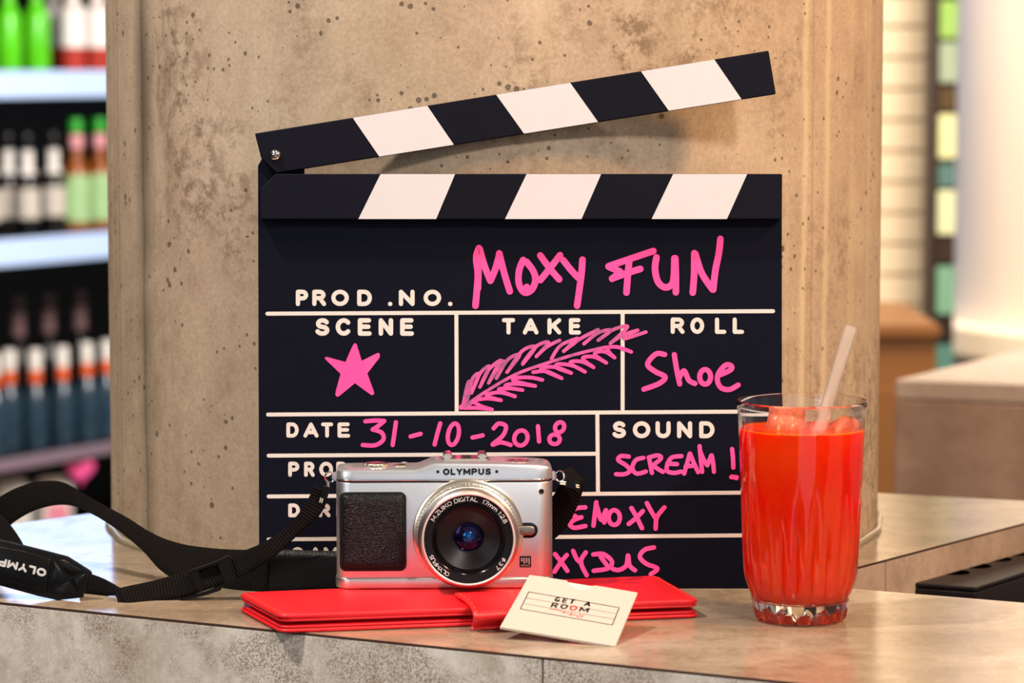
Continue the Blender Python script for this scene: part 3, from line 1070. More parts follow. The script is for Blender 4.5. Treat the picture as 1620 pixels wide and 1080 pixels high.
# dials and shoe
def disc(name, x, y, z, r, h, mat, knurl=0, parent=camr):
    o = lathe(name, [(0, h), (r * 0.72, h), (r * 0.8, h * 0.9), (r * 0.93, h * 0.92), (r, h * 0.75), (r, 0)], mat, parent, n=96 if knurl else 40,
              mod=(lambda a, rr, hh: rr * (1 + 0.02 * math.sin(a * knurl)) if rr > r * 0.9 else rr) if knurl else None)
    o.location = (x, y, z)
    return o


zl, zr = czm(747.3), czm(737.3)
disc('mode_dial', cxm(590.5), -0.004, zl - 0.0004, 0.0070, 0.0028, M['silver_gold'], 40)
disc('power_button', cxm(629), -0.002, zl - 0.0003, 0.0038, 0.0012, M['silver_gold'])
disc('shutter_button', cxm(818), -0.004, czm(739.2) - 0.0003, 0.0068, 0.0010, M['silver_gold'])
shoe = box('hot_shoe', ((cxm(701) + cxm(770)) / 2, 0.003, zr + 0.0004), (0.0245, 0.018, 0.0010), M['silver_gold'], camr, 0.0003)
box('shoe_rail', (cxm(706), 0.003, zr + 0.0022), (0.0050, 0.018, 0.0028), M['silver_gold'], shoe, 0.0008)
box('shoe_rail', (cxm(762), 0.003, zr + 0.0022), (0.0050, 0.018, 0.0028), M['silver_gold'], shoe, 0.0008)
# front grip
gx0, gz0, gx1, gz1 = cxm(533.5), czm(909), cxm(640), czm(783)
prism('grip_frame', rrect(gx0, gz0, gx1, gz1, 0.0035), FR - 0.0016, FR + 0.0004, 'y', M['blk'], camr, bevel=0.0005, smooth=50)
g = 0.0012
gv, gf = [], []
NX, NZ = 24, 28
for i in range(NX + 1):
    for j in range(NZ + 1):
        u, v = i / NX, j / NZ
        x = gx0 + g + (gx1 - gx0 - 2 * g) * u
        z = gz0 + g + (gz1 - gz0 - 2 * g) * v
        du, dv = min(u, 1 - u) * (gx1 - gx0) / 0.0045, min(v, 1 - v) * (gz1 - gz0) / 0.0045
        e = (1 - max(0, 1 - du) ** 2.2) * (1 - max(0, 1 - dv) ** 2.2)
        # round the corners in plan
        gv.append((x, FR - 0.0012 - 0.0034 * e, z))
for i in range(NX):
    for j in range(NZ):
        a = i * (NZ + 1) + j
        gf.append((a, a + NZ + 1, a + NZ + 2, a + 1))
pydata('grip_pad', gv, gf, M['grip'], camr, 'all')
# body front writing and details
lo = link('brand_lettering', text_me('OLYMPUS', cxm(775.5) - cxm(698.5), 0.0038, 0.00105, 0.13), M['ink'], camr)
lo.location = (cxm(737), FR - 0.00015, czm(751.5))
for px in (690.5, 784.5):
    o = lathe('logo_dot', [(0, 0.0002), (0.0009, 0.0002), (0.0009, 0)], M['ink'], camr, n=20, axis='y')
    o.location = (cxm(px), FR - 0.0001, czm(751.5))
o = lathe('focus_lamp', [(0, 0.0002), (0.0008, 0.0003), (0.0013, 0.0006), (0.0015, 0.0)], M['blk'], camr, n=20, axis='y')
o.location = (cxm(856), FR, czm(783.5))
prism('release_recess', rrect(cxm(818), czm(857.5), cxm(850), czm(833), 0.0041), FR - 0.0006, FR + 0.0003, 'y', M['blk_gloss'], camr, bevel=0.0003, smooth=50)
prism('release_button', rrect(cxm(818), czm(853), cxm(846), czm(838), 0.0026), FR - 0.0016, FR, 'y', plain('dark_satin_button', '#8f857a', 0.35, metal=1), camr, bevel=0.0006, smooth=50)
# format badge
bd = prism('format_badge', rrect(cxm(821), czm(904.5), cxm(839.5), czm(886.5), 0.0006), FR - 0.0003, FR + 0.0001, 'y', M['blk'], camr, bevel=0.0001)
for i in range(4):
    hgt = (0.0022, 0.0034, 0.0029, 0.0036)[i]
    box('badge_bar', (cxm(824.5 + i * 3.9), FR - 0.0004, czm(889) - hgt / 2), (0.0009, 0.0002, hgt), M['silver_satin'], bd)
lt = link('badge_lettering', text_me('MICRO'.replace('C', 'C'), 0.0050, 0.0011, 0.00022, 0.3), M['silver_satin'], bd)
lt.location = (cxm(830.3), FR - 0.00042, czm(901.3))

# lens
lx = at_y(740.7, 854, CY - 0.022)
LX = lx.x - cx0 - 0.0008
LZ = lx.z - (T + WZ)
lens = empty('lens', (LX, FR, LZ))
lens.parent = camr
s = 0.001
def LP(name, prof, mat, n=96, mod=None, close=False, smooth=38):
    return lathe(name, [(r * s, h * s) for r, h in prof], mat, lens, n=n, axis='y', mod=mod, close=close, smooth=smooth)
LP('mount_collar', [(31.2, -0.2), (31.2, 0.8), (30.6, 1.3), (28, 1.4)], M['silver_gold'])
LP('focus_ring', [(28, 3.0), (28.9, 3.2), (29.1, 6.5), (28.9, 9.8), (28.0, 10)], M['silver_gold'], n=360, mod=lambda a, r, h: r * (1 + (0.007 if math.sin(a * 90) > 0 else -0.004)) if r > 0.0285 else r)
LP('barrel', [(28, -0.2), (28.2, 3), (28.0, 10), (28.4, 10.4), (28.5, 14.5), (27.9, 15.0), (28.3, 15.6), (28.3, 17.5), (27.6, 19.6), (26.8, 21.0), (26.2, 21.6), (25.9, 22.0)], M['silver_satin'], n=128)
LP('front_bezel', [(26.1, 21.7), (26.0, 22.1), (25.4, 22.2), (25.0, 21.9), (24.9, 21.3)], plain('white_silver', '#e6e2de', 0.35, metal=0.6))
LP('name_ring', [(25.0, 21.4), (20.6, 20.9), (20.4, 20.6), (20.3, 19.6)], M['blk'])
LP('inner_barrel', [(20.3, 20.0), (19.6, 19.4), (19.3, 18.6), (18.9, 18.7), (18.5, 18.1), (18.1, 15.5)], M['blk_gloss'])
gp = []
nst = 15
for i in range(nst):
    r0 = 18.1 - (18.1 - 8.7) * i / nst
    h0 = 15.6 - 4.2 * i / nst
    gp += [(r0, h0), (r0 - 0.30, h0 + 0.22), (r0 - 0.42, h0 + 0.16), (r0 - 0.5, h0 - 0.22)]
LP('grooved_baffle', gp + [(8.6, 11.6)], plain('baffle_black', '#1a1716', 0.38, spec=0.6), smooth=False)
LP('retaining_ring', [(8.9, 11.9), (8.7, 12.2), (8.2, 12.1), (8.1, 11.0)], M['blk_gloss'])
M['coat'] = plain('violet_coated_glass', '#06031c', 0.05, spec=0.7, vary=0.4, nscale=300)
M['coat'].node_tree.nodes['Principled BSDF'].inputs['Specular Tint'].default_value = (0.45, 0.3, 1.0, 1)
LP('front_element', [(0, 12.4), (2.5, 12.3), (5, 11.9), (7.2, 11.3), (8.3, 10.8)], M['coat'], n=64, smooth='all')
M['coat2'] = plain('cyan_coated_glass', '#1b5a9a', 0.08, spec=1.0, metal=0.8, vary=0.7, nscale=500)
LP('inner_element', [(0, 13.05), (1.2, 12.95), (2.2, 12.7), (3.0, 12.45), (3.3, 12.2)], M['coat2'], n=40, smooth='all')
LP('inner_ring', [(5.6, 12.2), (5.5, 12.35), (5.2, 12.4), (5.1, 12.2)], M['blk_gloss'], n=40)


def ring_text(txt, r, a_start, a_end, size, flip=False):
    """letters spread from angle a_start to a_end (degrees, 90 = top), clockwise."""
    w = [0.55 if c in ' ' else 0.35 if c in '.:I' else 0.6 if c == '1' else 1.5 if c in 'mM' else 1.15 if c == 'O' else 1.0 for c in txt]
    tot = sum(w)
    acc = 0
    for c, ww in zip(txt, w):
        a = a_start + (a_end - a_start) * (acc + ww / 2) / tot
        acc += ww
        if c == ' ': continue
        me = text_me(c, size * 0.66 * min(1.25, max(0.3, LW.get(c, 1.0))), size * 0.72, 0.00030)
        rot = a - 90 if not flip else a + 90
        ar = math.radians(a)
        o = link('ring_letter', me, M['whiteprint'], bpy.data.objects['name_ring'])
        o.matrix_local = (Matrix.Translation((r * math.cos(ar), -0.0215, r * math.sin(ar))) @ Matrix.Rotation(-math.radians(rot), 4, 'Y'))


ring_text('M.ZUIKO DIGITAL', 0.0228, 153, 76, 0.0034)
ring_text('17mm 1:2.8', 0.0228, 70, 24, 0.0034)
ring_text('@37', 0.0228, -27, -48, 0.0032)
ring_text('OLYMPUS', 0.0228, -119, -157, 0.0032)
# strap lugs
for sgn, px in ((-1, 520), (1, 882)):
    bx_ = cxm(px) - (0.0022 * sgn)
    box('strap_lug', (bx_, -0.002, czm(763)), (0.004, 0.004, 0.005), M['silver_satin'], camr, 0.001)
    cc = Vector((cxm(517 if sgn < 0 else 886.5), -0.003, czm(764)))
    pts = [cc + Vector((0.0026 * math.cos(a), 0.0008 * math.sin(a * 2), 0.0030 * math.sin(a))) for a in [2 * math.pi * i / 20 for i in range(20)]]
    tube('split_ring', pts, 0.0005, M['chrome'], camr, n=6, closed=True)

# ------------------------------------------------------------------ camera strap
strap = empty('camera_strap', at_z(300, 925), label='black webbing camera strap looping across the counter left of the camera', cat='strap')
S0 = strap.location.copy()
M['web'] = webbing_mat()
M['pad'] = leather_mat('black_strap_leather', '#060505', 700, 0.34, 0.2, 0.0002, 0.16)
M['plastic'] = plain('black_buckle_plastic', '#0c0908', 0.3, spec=0.22, bmp=0.05)


def ribbon(name, upper, lower, mat, thick=0.0013, n=6, parent=strap, cols=3, bow=0.0):
    """strip between an upper and a lower edge; each point is (px, py, distance)."""
    U = catmull([at_y(*p) - S0 for p in upper], n)
    W_ = catmull([at_y(*p) - S0 for p in lower], n)
    m = min(len(U), len(W_))
    vs, fs, uv = [], [], []
    L = 0.0
    for i in range(m):
        if i: L += ((U[i] + W_[i]) / 2 - (U[i - 1] + W_[i - 1]) / 2).length
        for k in range(cols + 1):
            t = k / cols
            p = U[i].lerp(W_[i], t)
            p = p + Vector((0, -bow * math.sin(math.pi * t), 0))
            vs.append(p)
            uv.append((L * 10, t * (U[i] - W_[i]).length * 10))
    for i in range(m - 1):
        for k in range(cols):
            a = i * (cols + 1) + k
            fs.append((a, a + 1, a + cols + 2, a + cols + 1))
    o = pydata(name, vs, fs, mat, parent, 'all')
    ul = o.data.uv_layers.new(name='UVMap')
    for lp in o.data.loops: ul.data[lp.index].uv = uv[lp.vertex_index]
    md = o.modifiers.new('thickness', 'SOLIDIFY')
    md.thickness = thick
    md.offset = 0.0
    return o


# front strand from the left lug to the folded end
ribbon('webbing', [(497, 768, 1.689), (490, 785, 1.690), (478, 806, 1.690), (453, 834, 1.694), (415, 859, 1.697), (366, 878, 1.703), (311, 898, 1.703), (276, 909, 1.703), (240, 919, 1.702), (196, 929, 1.697), (188, 932, 1.696), (183.5, 940, 1.6955)],
       [(517, 776, 1.687), (515, 797, 1.687), (500, 820, 1.686), (466, 850, 1.690), (433, 880, 1.692), (392, 908, 1.699), (326, 933, 1.699), (285, 945, 1.699), (245, 952, 1.698), (207, 960, 1.690), (196, 961.5, 1.691), (187, 954, 1.692)],
       M['web'], 0.0016, cols=4)
# strand returning under it towards the pad
ribbon('webbing', [(128, 902, 1.722), (145, 908, 1.720), (165, 916, 1.714), (190, 930, 1.706)], [(126, 938, 1.722), (140, 940, 1.720), (165, 942, 1.714), (190, 941, 1.706)], M['web'])
ribbon('webbing', [(184, 932, 1.700), (200, 930, 1.704), (240, 925, 1.708), (300, 908, 1.711)], [(188, 955, 1.700), (205, 956, 1.704), (245, 948, 1.708), (300, 938, 1.711)], M['web'])
# long loop behind
ribbon('webbing', [(-70, 832, 1.86), (-30, 802, 1.845), (0, 786, 1.83), (22, 774, 1.825), (50, 764, 1.82), (72, 761, 1.815), (97, 762, 1.81), (118, 772, 1.80), (145, 788, 1.79), (173, 804, 1.78), (202, 819, 1.77), (242, 844, 1.765), (287, 860, 1.758), (346, 868, 1.750), (408, 870, 1.733), (450, 871, 1.724)],
       [(-70, 885, 1.85), (-30, 868, 1.84), (0, 848, 1.825), (18, 828, 1.82), (45, 811, 1.815), (66, 803, 1.81), (92, 798, 1.805), (115, 800, 1.795), (138, 809, 1.785), (160, 820, 1.775), (193, 843, 1.765), (225, 870, 1.760), (262, 908, 1.753), (330, 938, 1.742), (380, 940, 1.731), (450, 941, 1.722)],
       M['web'], 0.0014, cols=4)
ribbon('webbing', [(-60, 775, 1.86), (-20, 800, 1.82), (0, 815, 1.80), (17, 832, 1.78), (36, 860, 1.765), (44, 884, 1.755)],
       [(-60, 850, 1.86), (-20, 862, 1.82), (-8, 868, 1.80), (0, 874, 1.78), (8, 880, 1.765), (20, 894, 1.755)], M['web'])
# slider and buckle
def px_quad_box(name, quad, depth, thick, mat, bev=0.0008, parent=strap):
    c = [at_y(x, y, depth) - S0 for x, y in quad]
    bm = bmesh.new()
    f = [bm.verts.new(p + Vector((0, -thick / 2, 0))) for p in c]
    b_ = [bm.verts.new(p + Vector((0, thick / 2, 0))) for p in c]
    bm.faces.new(f); bm.faces.new(b_[::-1])
    for i in range(len(c)): bm.faces.new((f[i], b_[i], b_[(i + 1) % len(c)], f[(i + 1) % len(c)]))
    bmesh.ops.recalc_face_normals(bm, faces=bm.faces)
    bmesh.ops.bevel(bm, geom=list(bm.edges), offset=bev, segments=2, affect='EDGES')
    return bm_obj(name, bm, mat, parent, 45)


px_quad_box('keeper', [(343, 887), (364, 877), (376, 917), (357, 926)], 1.6995, 0.0048, M['plastic'], 0.001)
px_quad_box('buckle_bar', [(301, 904), (312, 899), (325, 931), (314, 937)], 1.6985, 0.0034, M['plastic'])
px_quad_box('buckle_frame', [(300, 902), (352, 884), (354, 887), (302, 906)], 1.7000, 0.003, M['plastic'], 0.0004)
px_quad_box('buckle_frame', [(284, 946), (326, 935), (352, 924), (350, 933), (322, 942), (286, 949)], 1.6985, 0.003, M['plastic'], 0.0004)
# lug clip, left and right
px_quad_box('lug_clip', [(512, 768), (523, 771), (517, 790), (507, 786)], 1.684, 0.003, M['plastic'], 0.0005)
px_quad_box('lug_clip', [(893, 758), (916, 763), (915, 774), (893, 770)], 1.684, 0.003, M['plastic'], 0.0005)
for a, b2 in (((517, 761), (518, 769)), ((519, 762), (520, 770)), ((508, 787), (506, 794)), ((511, 788), (509, 795))):
    tube('lug_cord', [at_y(*a, 1.6835) - S0, at_y(*b2, 1.6835) - S0], 0.0005, M['silver_gold'], strap, n=6)
for a, b2 in (((886, 762), (895, 763)), ((886, 765), (895, 766)), ((911, 767), (916, 768)), ((911, 770), (916, 771))):
    tube('lug_cord', [at_y(*a, 1.6820) - S0, at_y(*b2, 1.6820) - S0], 0.0005, M['silver_gold'], strap, n=6)
# right strand folded over and running down behind the camera
ribbon('webbing', [(889, 756, 1.692), (893, 744, 1.697), (899, 740, 1.701), (905, 741, 1.704)], [(915, 782, 1.692), (921, 768, 1.695), (926, 760, 1.700), (924, 762, 1.703)], M['web'], cols=3)
ribbon('webbing', [(893, 742, 1.703), (885, 765, 1.706), (874, 785, 1.710), (850, 810, 1.713), (800, 850, 1.716)],
       [(925, 762, 1.703), (919, 786, 1.706), (903, 822, 1.710), (876, 853, 1.713), (800, 900, 1.716)], M['web'], cols=3)
# leather pad behind the camera
pb = ribbon('strap_pad', [(424, 868, 1.7245), (480, 870, 1.7225), (560, 872, 1.720), (700, 872, 1.718), (800, 872, 1.717)],
            [(424, 944, 1.7215), (480, 944, 1.7195), (560, 944, 1.717), (700, 944, 1.716), (800, 944, 1.715)], M['pad'], 0.0032, cols=4)
for i in range(26):
    x = 412 + i * 4.6
    if x < 428: continue
    tube('stitch', [at_y(x, 878.5, 1.7195) - S0, at_y(x + 2.6, 878.5, 1.7195) - S0], 0.0002, M['plastic'], strap, n=4)

# leather pad in front at the left with the upside-down lettering
pad_px = [(-120, 824), (0, 853), (40, 862.5), (106, 879.5), (142, 902), (144.5, 906), (130, 945), (90, 949), (60, 942.5), (0, 926), (-120, 893)]
PADY = 1.713
PAD0 = at_z(90, 949.5)
pad = empty('strap_pad_frame', PAD0 - S0, (math.radians(-9), 0, math.radians(-6)))
pad.parent = strap
pad.name = 'shoulder_pad'
PM = Matrix.Translation(PAD0) @ Matrix.Rotation(math.radians(-6), 4, 'Z') @ Matrix.Rotation(math.radians(-9), 4, 'X')
PI_ = PM.inverted()


def on_pad(px, py, h=0.0):
    o = PI_ @ CAM
    d = PI_.to_3x3() @ ray(px, py)
    t = (-h - o.y) / d.y
    p = o + d * t
    return (p.x, p.z)


pp = [on_pad(a, b) for a, b in pad_px]
prism('pad_leather', pp, -0.0004, 0.003, 'y', M['pad'], pad, bevel=0.0008, smooth=50)
cpt = Vector((sum(a for a, b in pp) / len(pp), sum(b for a, b in pp) / len(pp)))
inner_px = [(-120, 836), (0, 864), (40, 871), (82, 884), (74, 935), (60, 932), (0, 915), (-120, 884)]
prism('pad_face', [on_pad(a, b) for a, b in inner_px], -0.0016, -0.0002, 'y', M['pad'], pad, bevel=0.0007, smooth=50)
# quilted cross at the tip: four raised triangles
tipq = [(86, 885), (104, 887), (136, 905), (124, 941), (92, 942), (77, 935)]
cc = (108, 915)
for tri in ([(89, 884), (105, 885.5), (134, 903.5), (110, 912)], [(136, 907), (126, 939), (112, 916)], [(122, 941), (93, 943), (80, 936), (109, 919)], [(78, 932), (86, 887), (106, 914)]):
    tp = [on_pad(a, b) for a, b in tri]
    c_ = (sum(t[0] for t in tp) / len(tp), sum(t[1] for t in tp) / len(tp))
    vs = [(a, -0.0005, b) for a, b in tp] + [((a + (c_[0] - a) * 0.5), -0.0019, (b + (c_[1] - b) * 0.5)) for a, b in tp]
    k = len(tp)
    fs = [(i, (i + 1) % k, k + (i + 1) % k, k + i) for i in range(k)] + [tuple(range(k, 2 * k))]
    pydata('quilted_panel', vs, fs, M['pad'], pad, 70)
a = on_pad(74.5, 906.5)
b2 = on_pad(-32, 880)
ang = math.atan2(b2[1] - a[1], b2[0] - a[0])
me = text_me('OLYMPUS', math.hypot(a[0] - b2[0], a[1] - b2[1]), 0.0048, 0.0014, 0.12)
lo = link('pad_lettering', me, plain('silver_print', '#b8b6b4', 0.4, vary=0.1, nscale=300), pad)
lo.matrix_local = Matrix.Translation(((a[0] + b2[0]) / 2, -0.0018, (a[1] + b2[1]) / 2)) @ Matrix.Rotation(-ang, 4, 'Y')

# ------------------------------------------------------------------ card sleeve
cTL, cTR, cBL = Vector((0.0098, 1.634, 0.0285)), Vector((0.0677, 1.6135, 0.0222)), Vector((-0.0062, 1.580, 0.0105))
def card_fit(px, py, Y):
    v = at_y(px, py, Y)
    return v
cTL = card_fit(838, 909, 1.634); cTR = card_fit(1008.5, 937, 1.615); cBL = card_fit(791, 991.5, 1.582)
ex = (cTR - cTL)
ez = (cTL - cBL)
cn = ex.cross(ez).normalized()           # points to the camera side / up
if cn.y > 0: cn = -cn
exn = ex.normalized()
ezn = cn.cross(exn) * -1
if ezn.z < 0: ezn = -ezn
Rm = Matrix((exn, -cn, ezn)).transposed()
card = empty('card_sleeve', cBL, label='square cream card sleeve with a notch leaning on the wallet front', cat='card')
card.rotation_euler = Rm.to_euler()
CM = Matrix.Translation(cBL) @ Rm.to_4x4()
CI = CM.inverted()


def on_card(px, py, h=0.0):
    o = CI @ CAM
    d = CI.to_3x3() @ ray(px, py)
    t = (-h - o.y) / d.y
    p = o + d * t
    return (p.x, p.z)


cpl = [(838, 909), (897, 918), (900, 923.5), (907, 928.5), (917, 932.5), (926, 932.5), (934, 929.5), (939, 926), (943.5, 926), (1008.5, 937), (973, 1022), (791, 991.5)]
M['card'] = plain('cream_card', '#b6aea4', 0.45, vary=0.03, nscale=20)
prism('card_face', [on_card(a, b) for a, b in cpl], 0.0, 0.0005, 'y', M['card'], card)
prism('card_back', [on_card(a, b) for a, b in cpl if not (896 < a < 944)], 0.0007, 0.0012, 'y', plain('cream_card_back', '#d9cfba', 0.5), card)


def card_lines(name, items, mat, w):
    bm = bmesh.new()
    for pts in items:
        stroke_bm(bm, [on_card(*p) for p in pts], w / 2900, -0.0001, caps=len(pts) > 2, cap_n=6)
    me = bpy.data.meshes.new(name); bm.to_mesh(me); bm.free()
    return link(name, me, mat, card)


def c8(x, y): return (360 + x / 2.0769, 860 + y / 2.0769)
for it in ([[c8(990, 158), c8(1287, 210)], [c8(1287, 210), c8(1264, 267)], [c8(1264, 267), c8(962, 214)], [c8(962, 214), c8(990, 158)]],):
    card_lines('printed_frame', it, M['ink'], 1.3)
card_lines('printed_frame', [[c8(982, 178), c8(1279, 230)], [c8(972, 196), c8(1271, 248)]], plain('grey_ink', '#6b645c', 0.5), 0.7)


def card_text(name, txt, pa, pb, size, mat, bold=0.0001):
    a, b_ = on_card(*pa), on_card(*pb)
    L = math.hypot(b_[0] - a[0], b_[1] - a[1])
    me = text_me(txt, L, size, 0.00095, 0.40)
    o = link(name, me, mat, card)
    ang = math.atan2(b_[1] - a[1], b_[0] - a[0])
    o.matrix_local = Matrix.Translation(((a[0] + b_[0]) / 2, -0.00012, (a[1] + b_[1]) / 2)) @ Matrix.Rotation(-ang, 4, 'Y')
    return o


M['redink'] = plain('red_ink', '#d22a2a', 0.5)
card_text('printed_word', 'GET', c8(1075, 182), c8(1142, 191), 0.0050, M['ink'], 0.00018)
card_text('printed_word', 'A', c8(1173, 196), c8(1194, 199), 0.0050, M['ink'], 0.00018)
card_text('printed_word', 'RO', c8(1064, 201), c8(1118, 208), 0.0050, M['ink'], 0.00018)
card_text('printed_word', 'O', c8(1124, 210), c8(1149, 213), 0.0050, M['redink'], 0.00018)
card_text('printed_word', 'M', c8(1157, 215), c8(1187, 219), 0.0050, M['ink'], 0.00018)
sig = [(1058, 214), (1072, 218), (1078, 214), (1086, 221), (1092, 217), (1100, 225), (1108, 222), (1104, 229), (1116, 226), (1124, 233), (1132, 226), (1126, 236), (1140, 232), (1150, 240), (1158, 232), (1164, 240), (1172, 233), (1160, 243), (1150, 241)]
card_lines('printed_signature', [[c8(a, b) for a, b in sig]], M['redink'], 0.9)

# ------------------------------------------------------------------ drink: glass, liquid, ice, straw
GY = 1.640
gx = (1271.5 - 810) / FPX * GY * 1.0
def gz(py): return at_y(1271, py, GY).z - T
def gr(pxw): return pxw / 2 / FPX * GY
glass = empty('tumbler', (gx, GY, T + 0.0003), label='fluted clear glass tumbler with a cut star base right of the clapperboard', cat='glass')
NF = 22
z_rim = gz(633)
zb = gz(988)
def sm(a, b, x):
    t = max(0, min(1, (x - a) / (b - a)))
    return t * t * (3 - 2 * t)
outer = []
zprof = [(0.0, gr(146)), (0.0015, gr(150)), (0.006, gr(153)), (0.012, gr(155)), (gz(947), gr(157)), (gz(940), gr(159)), (gz(932), gr(165)), (gz(922), gr(173)), (gz(912), gr(179)), (gz(902), gr(182)),
         (gz(885), gr(184)), (gz(860), gr(186.5)), (gz(830), gr(189)), (gz(800), gr(191.5)), (gz(770), gr(193.5)), (gz(740), gr(195.5)), (gz(700), gr(198.5)), (gz(670), gr(201)), (gz(645), gr(205.5)), (z_rim - 0.001, gr(208.5)), (z_rim, gr(207))]
inner = [(z_rim, gr(202)), (z_rim - 0.0012, gr(201)), (gz(670), gr(195)), (gz(740), gr(190)), (gz(790), gr(187)), (gz(830), gr(177)), (gz(860), gr(166)), (gz(900), gr(157)), (gz(925), gr(152)), (gz(936), gr(143)), (gz(942), gr(128)), (gz(945), gr(90)), (gz(946), 0.0)]
profile = [(0.0, 0.0)]
profile = [(0.0, 0.0022), (gr(100), 0.0022), (gr(132), 0.0008)] + [(r, z) for z, r in zprof] + [(r, z) for z, r in inner]
z_f0, z_f1 = gz(925), gz(775)
def glass_mod(a, r, z):
    if r < gr(120): 
        return r
    # only the outer wall is fluted
    if z_f0 - 0.006 < z < z_f1 + 0.004 and r > gr(158) * 0.99:
        outr = None
        for (z0, r0) in zprof:
            if abs(z0 - z) < 1e-6 and abs(r0 - r) < 1e-6: outr = r0
        if outr is not None:
            amt = sm(z_f1 + 0.004, z_f0 + 0.02, z) * sm(z_f0 - 0.006, z_f0 + 0.002, z)
            w = abs(math.sin(a * NF / 2))
            return r - 0.0026 * amt * (1 - w) * 1.0
    if z < 0.010 and r > gr(120):
        k = 1 - sm(0.004, 0.010, z)
        return r - 0.0017 * k * (0.5 + 0.5 * math.cos(a * 14)) 
    return r
# add extra rings where the flutes live
dense = []
for i in range(len(profile) - 1):
    dense.append(profile[i])
dense.append(profile[-1])
M['glass'] = glass_mat('tumbler_glass', (1, 1, 1, 1), 1.5)
me = lathe_me('glass_wall', dense, 22 * 14, 'z', glass_mod)
# star cuts underneath: push the base up in wedges
for v in me.vertices:
    r = math.hypot(v.co.x, v.co.y)
    if v.co.z < 0.0025 and r < gr(150):
        a = math.atan2(v.co.y, v.co.x)
        k = sm(0.004, gr(135), r)
        v.co.z += 0.0055 * k * abs(math.sin(a * 7)) ** 0.7 * (1 if r < gr(140) else 0.25)
        if r > gr(140): v.co.z -= 0.0
link('glass_wall', me, M['glass'], glass, 30)

# liquid
m, nt, b = new_mat('red_orange_drink')
b.inputs['Base Color'].default_value = (1.0, 0.035, 0.003, 1)
b.inputs['Roughness'].default_value = 0.05
b.inputs['Transmission Weight'].default_value = 0.10
b.inputs['IOR'].default_value = 1.34
b.inputs['Specular IOR Level'].default_value = 0.1
b.inputs['Subsurface Weight'].default_value = 0.85
b.inputs['Subsurface Radius'].default_value = (1.0, 0.25, 0.08)
b.inputs['Subsurface Scale'].default_value = 0.02
vec = coords(nt, (1, 1, 0.6))
nt.links.new(mixc(nt, ramp(nt, noise(nt, vec, 38, 3, 0.5), [(0.38, 0.0), (0.72, 1.0)]), (1.0, 0.014, 0.0005, 1), (1.0, 0.080, 0.003, 1)), b.inputs['Base Color'])
M['drink'] = m
drink = empty('iced_drink', (gx, GY, T + gz(946)), label='red orange iced drink filling the fluted tumbler', cat='drink')
lv = gz(676)
liq = []
for z, r in reversed(inner):
    if z <= lv + 1e-6 and r > 0: liq.append((r + 0.00025, z - gz(946) - 0.0002))
rl = gr(195.5) + 0.0001
liq = [(0.0, -0.0002)] + liq + [(rl, lv - gz(946)), (rl - 0.0008, lv - gz(946) - 0.0004), (rl * 0.6, lv - gz(946) - 0.0007), (0.0, lv - gz(946) - 0.0007)]
lathe('liquid', liq, M['drink'], drink, n=96)

m, nt, b = new_mat('drink_stained_ice')
b.inputs['Base Color'].default_value = (1.0, 0.50, 0.28, 1)
b.inputs['Roughness'].default_value = 0.12
b.inputs['Transmission Weight'].default_value = 0.75
b.inputs['IOR'].default_value = 1.31
bump(nt, b, noise(nt, coords(nt), 240, 4, 0.6), 0.4, 0.001)
M['ice'] = m


def ice(px, py, s, rot, seed, lab, dy=0.0):
    rnd = random.Random(seed)
    bm = bmesh.new()
    bmesh.ops.create_cube(bm, size=1.0)
    bmesh.ops.bevel(bm, geom=list(bm.edges), offset=0.22, segments=4, affect='EDGES')
    for v in bm.verts:
        v.co += Vector((rnd.uniform(-.02, .02), rnd.uniform(-.02, .02), rnd.uniform(-.02, .02)))
    bmesh.ops.scale(bm, vec=s, verts=bm.verts)
    o = bm_obj('ice_cube', bm, M['ice'], None, 'all')
    p = at_y(px, py, GY + dy)
    o.location = p
    o.rotation_euler = rot
    return tag(o, lab, 'ice cube', 'ice cubes floating in the drink')


ice(1247, 672, (0.022, 0.018, 0.017), (0.1, 0.2, 0.5), 1, 'large rounded ice cube standing out of the drink at the left of the straw', 0.004)
ice(1336, 684, (0.019, 0.018, 0.015), (0.5, -0.5, 0.2), 2, 'pointed ice cube at the right of the straw in the drink', 0.0)
M['straw'] = None
m, nt, b = new_mat('frosted_straw')
b.inputs['Base Color'].default_value = (0.97, 0.93, 0.90, 1)
b.inputs['Roughness'].default_value = 0.30
b.inputs['Transmission Weight'].default_value = 0.9
b.inputs['IOR'].default_value = 1.12
b.inputs['Subsurface Weight'].default_value = 0.0
b.inputs['Subsurface Scale'].default_value = 0.003
M['straw'] = m
s_top = at_y(1346, 517, GY + 0.008)
s_bot = at_y(1299, 672, GY - 0.006)
d_ = (s_top - s_bot)
L = d_.length
straw = empty('drinking_straw', s_bot - d_ * 0.25, label='translucent white drinking straw standing in the red drink', cat='straw')
L2 = L * 1.25
rs = 0.0035
so = lathe('straw_tube', [(rs, 0), (rs, L2), (rs - 0.0005, L2), (rs - 0.0005, 0)], M['straw'], straw, n=32, close=True)
straw.rotation_euler = d_.to_track_quat('Z', 'Y').to_euler()

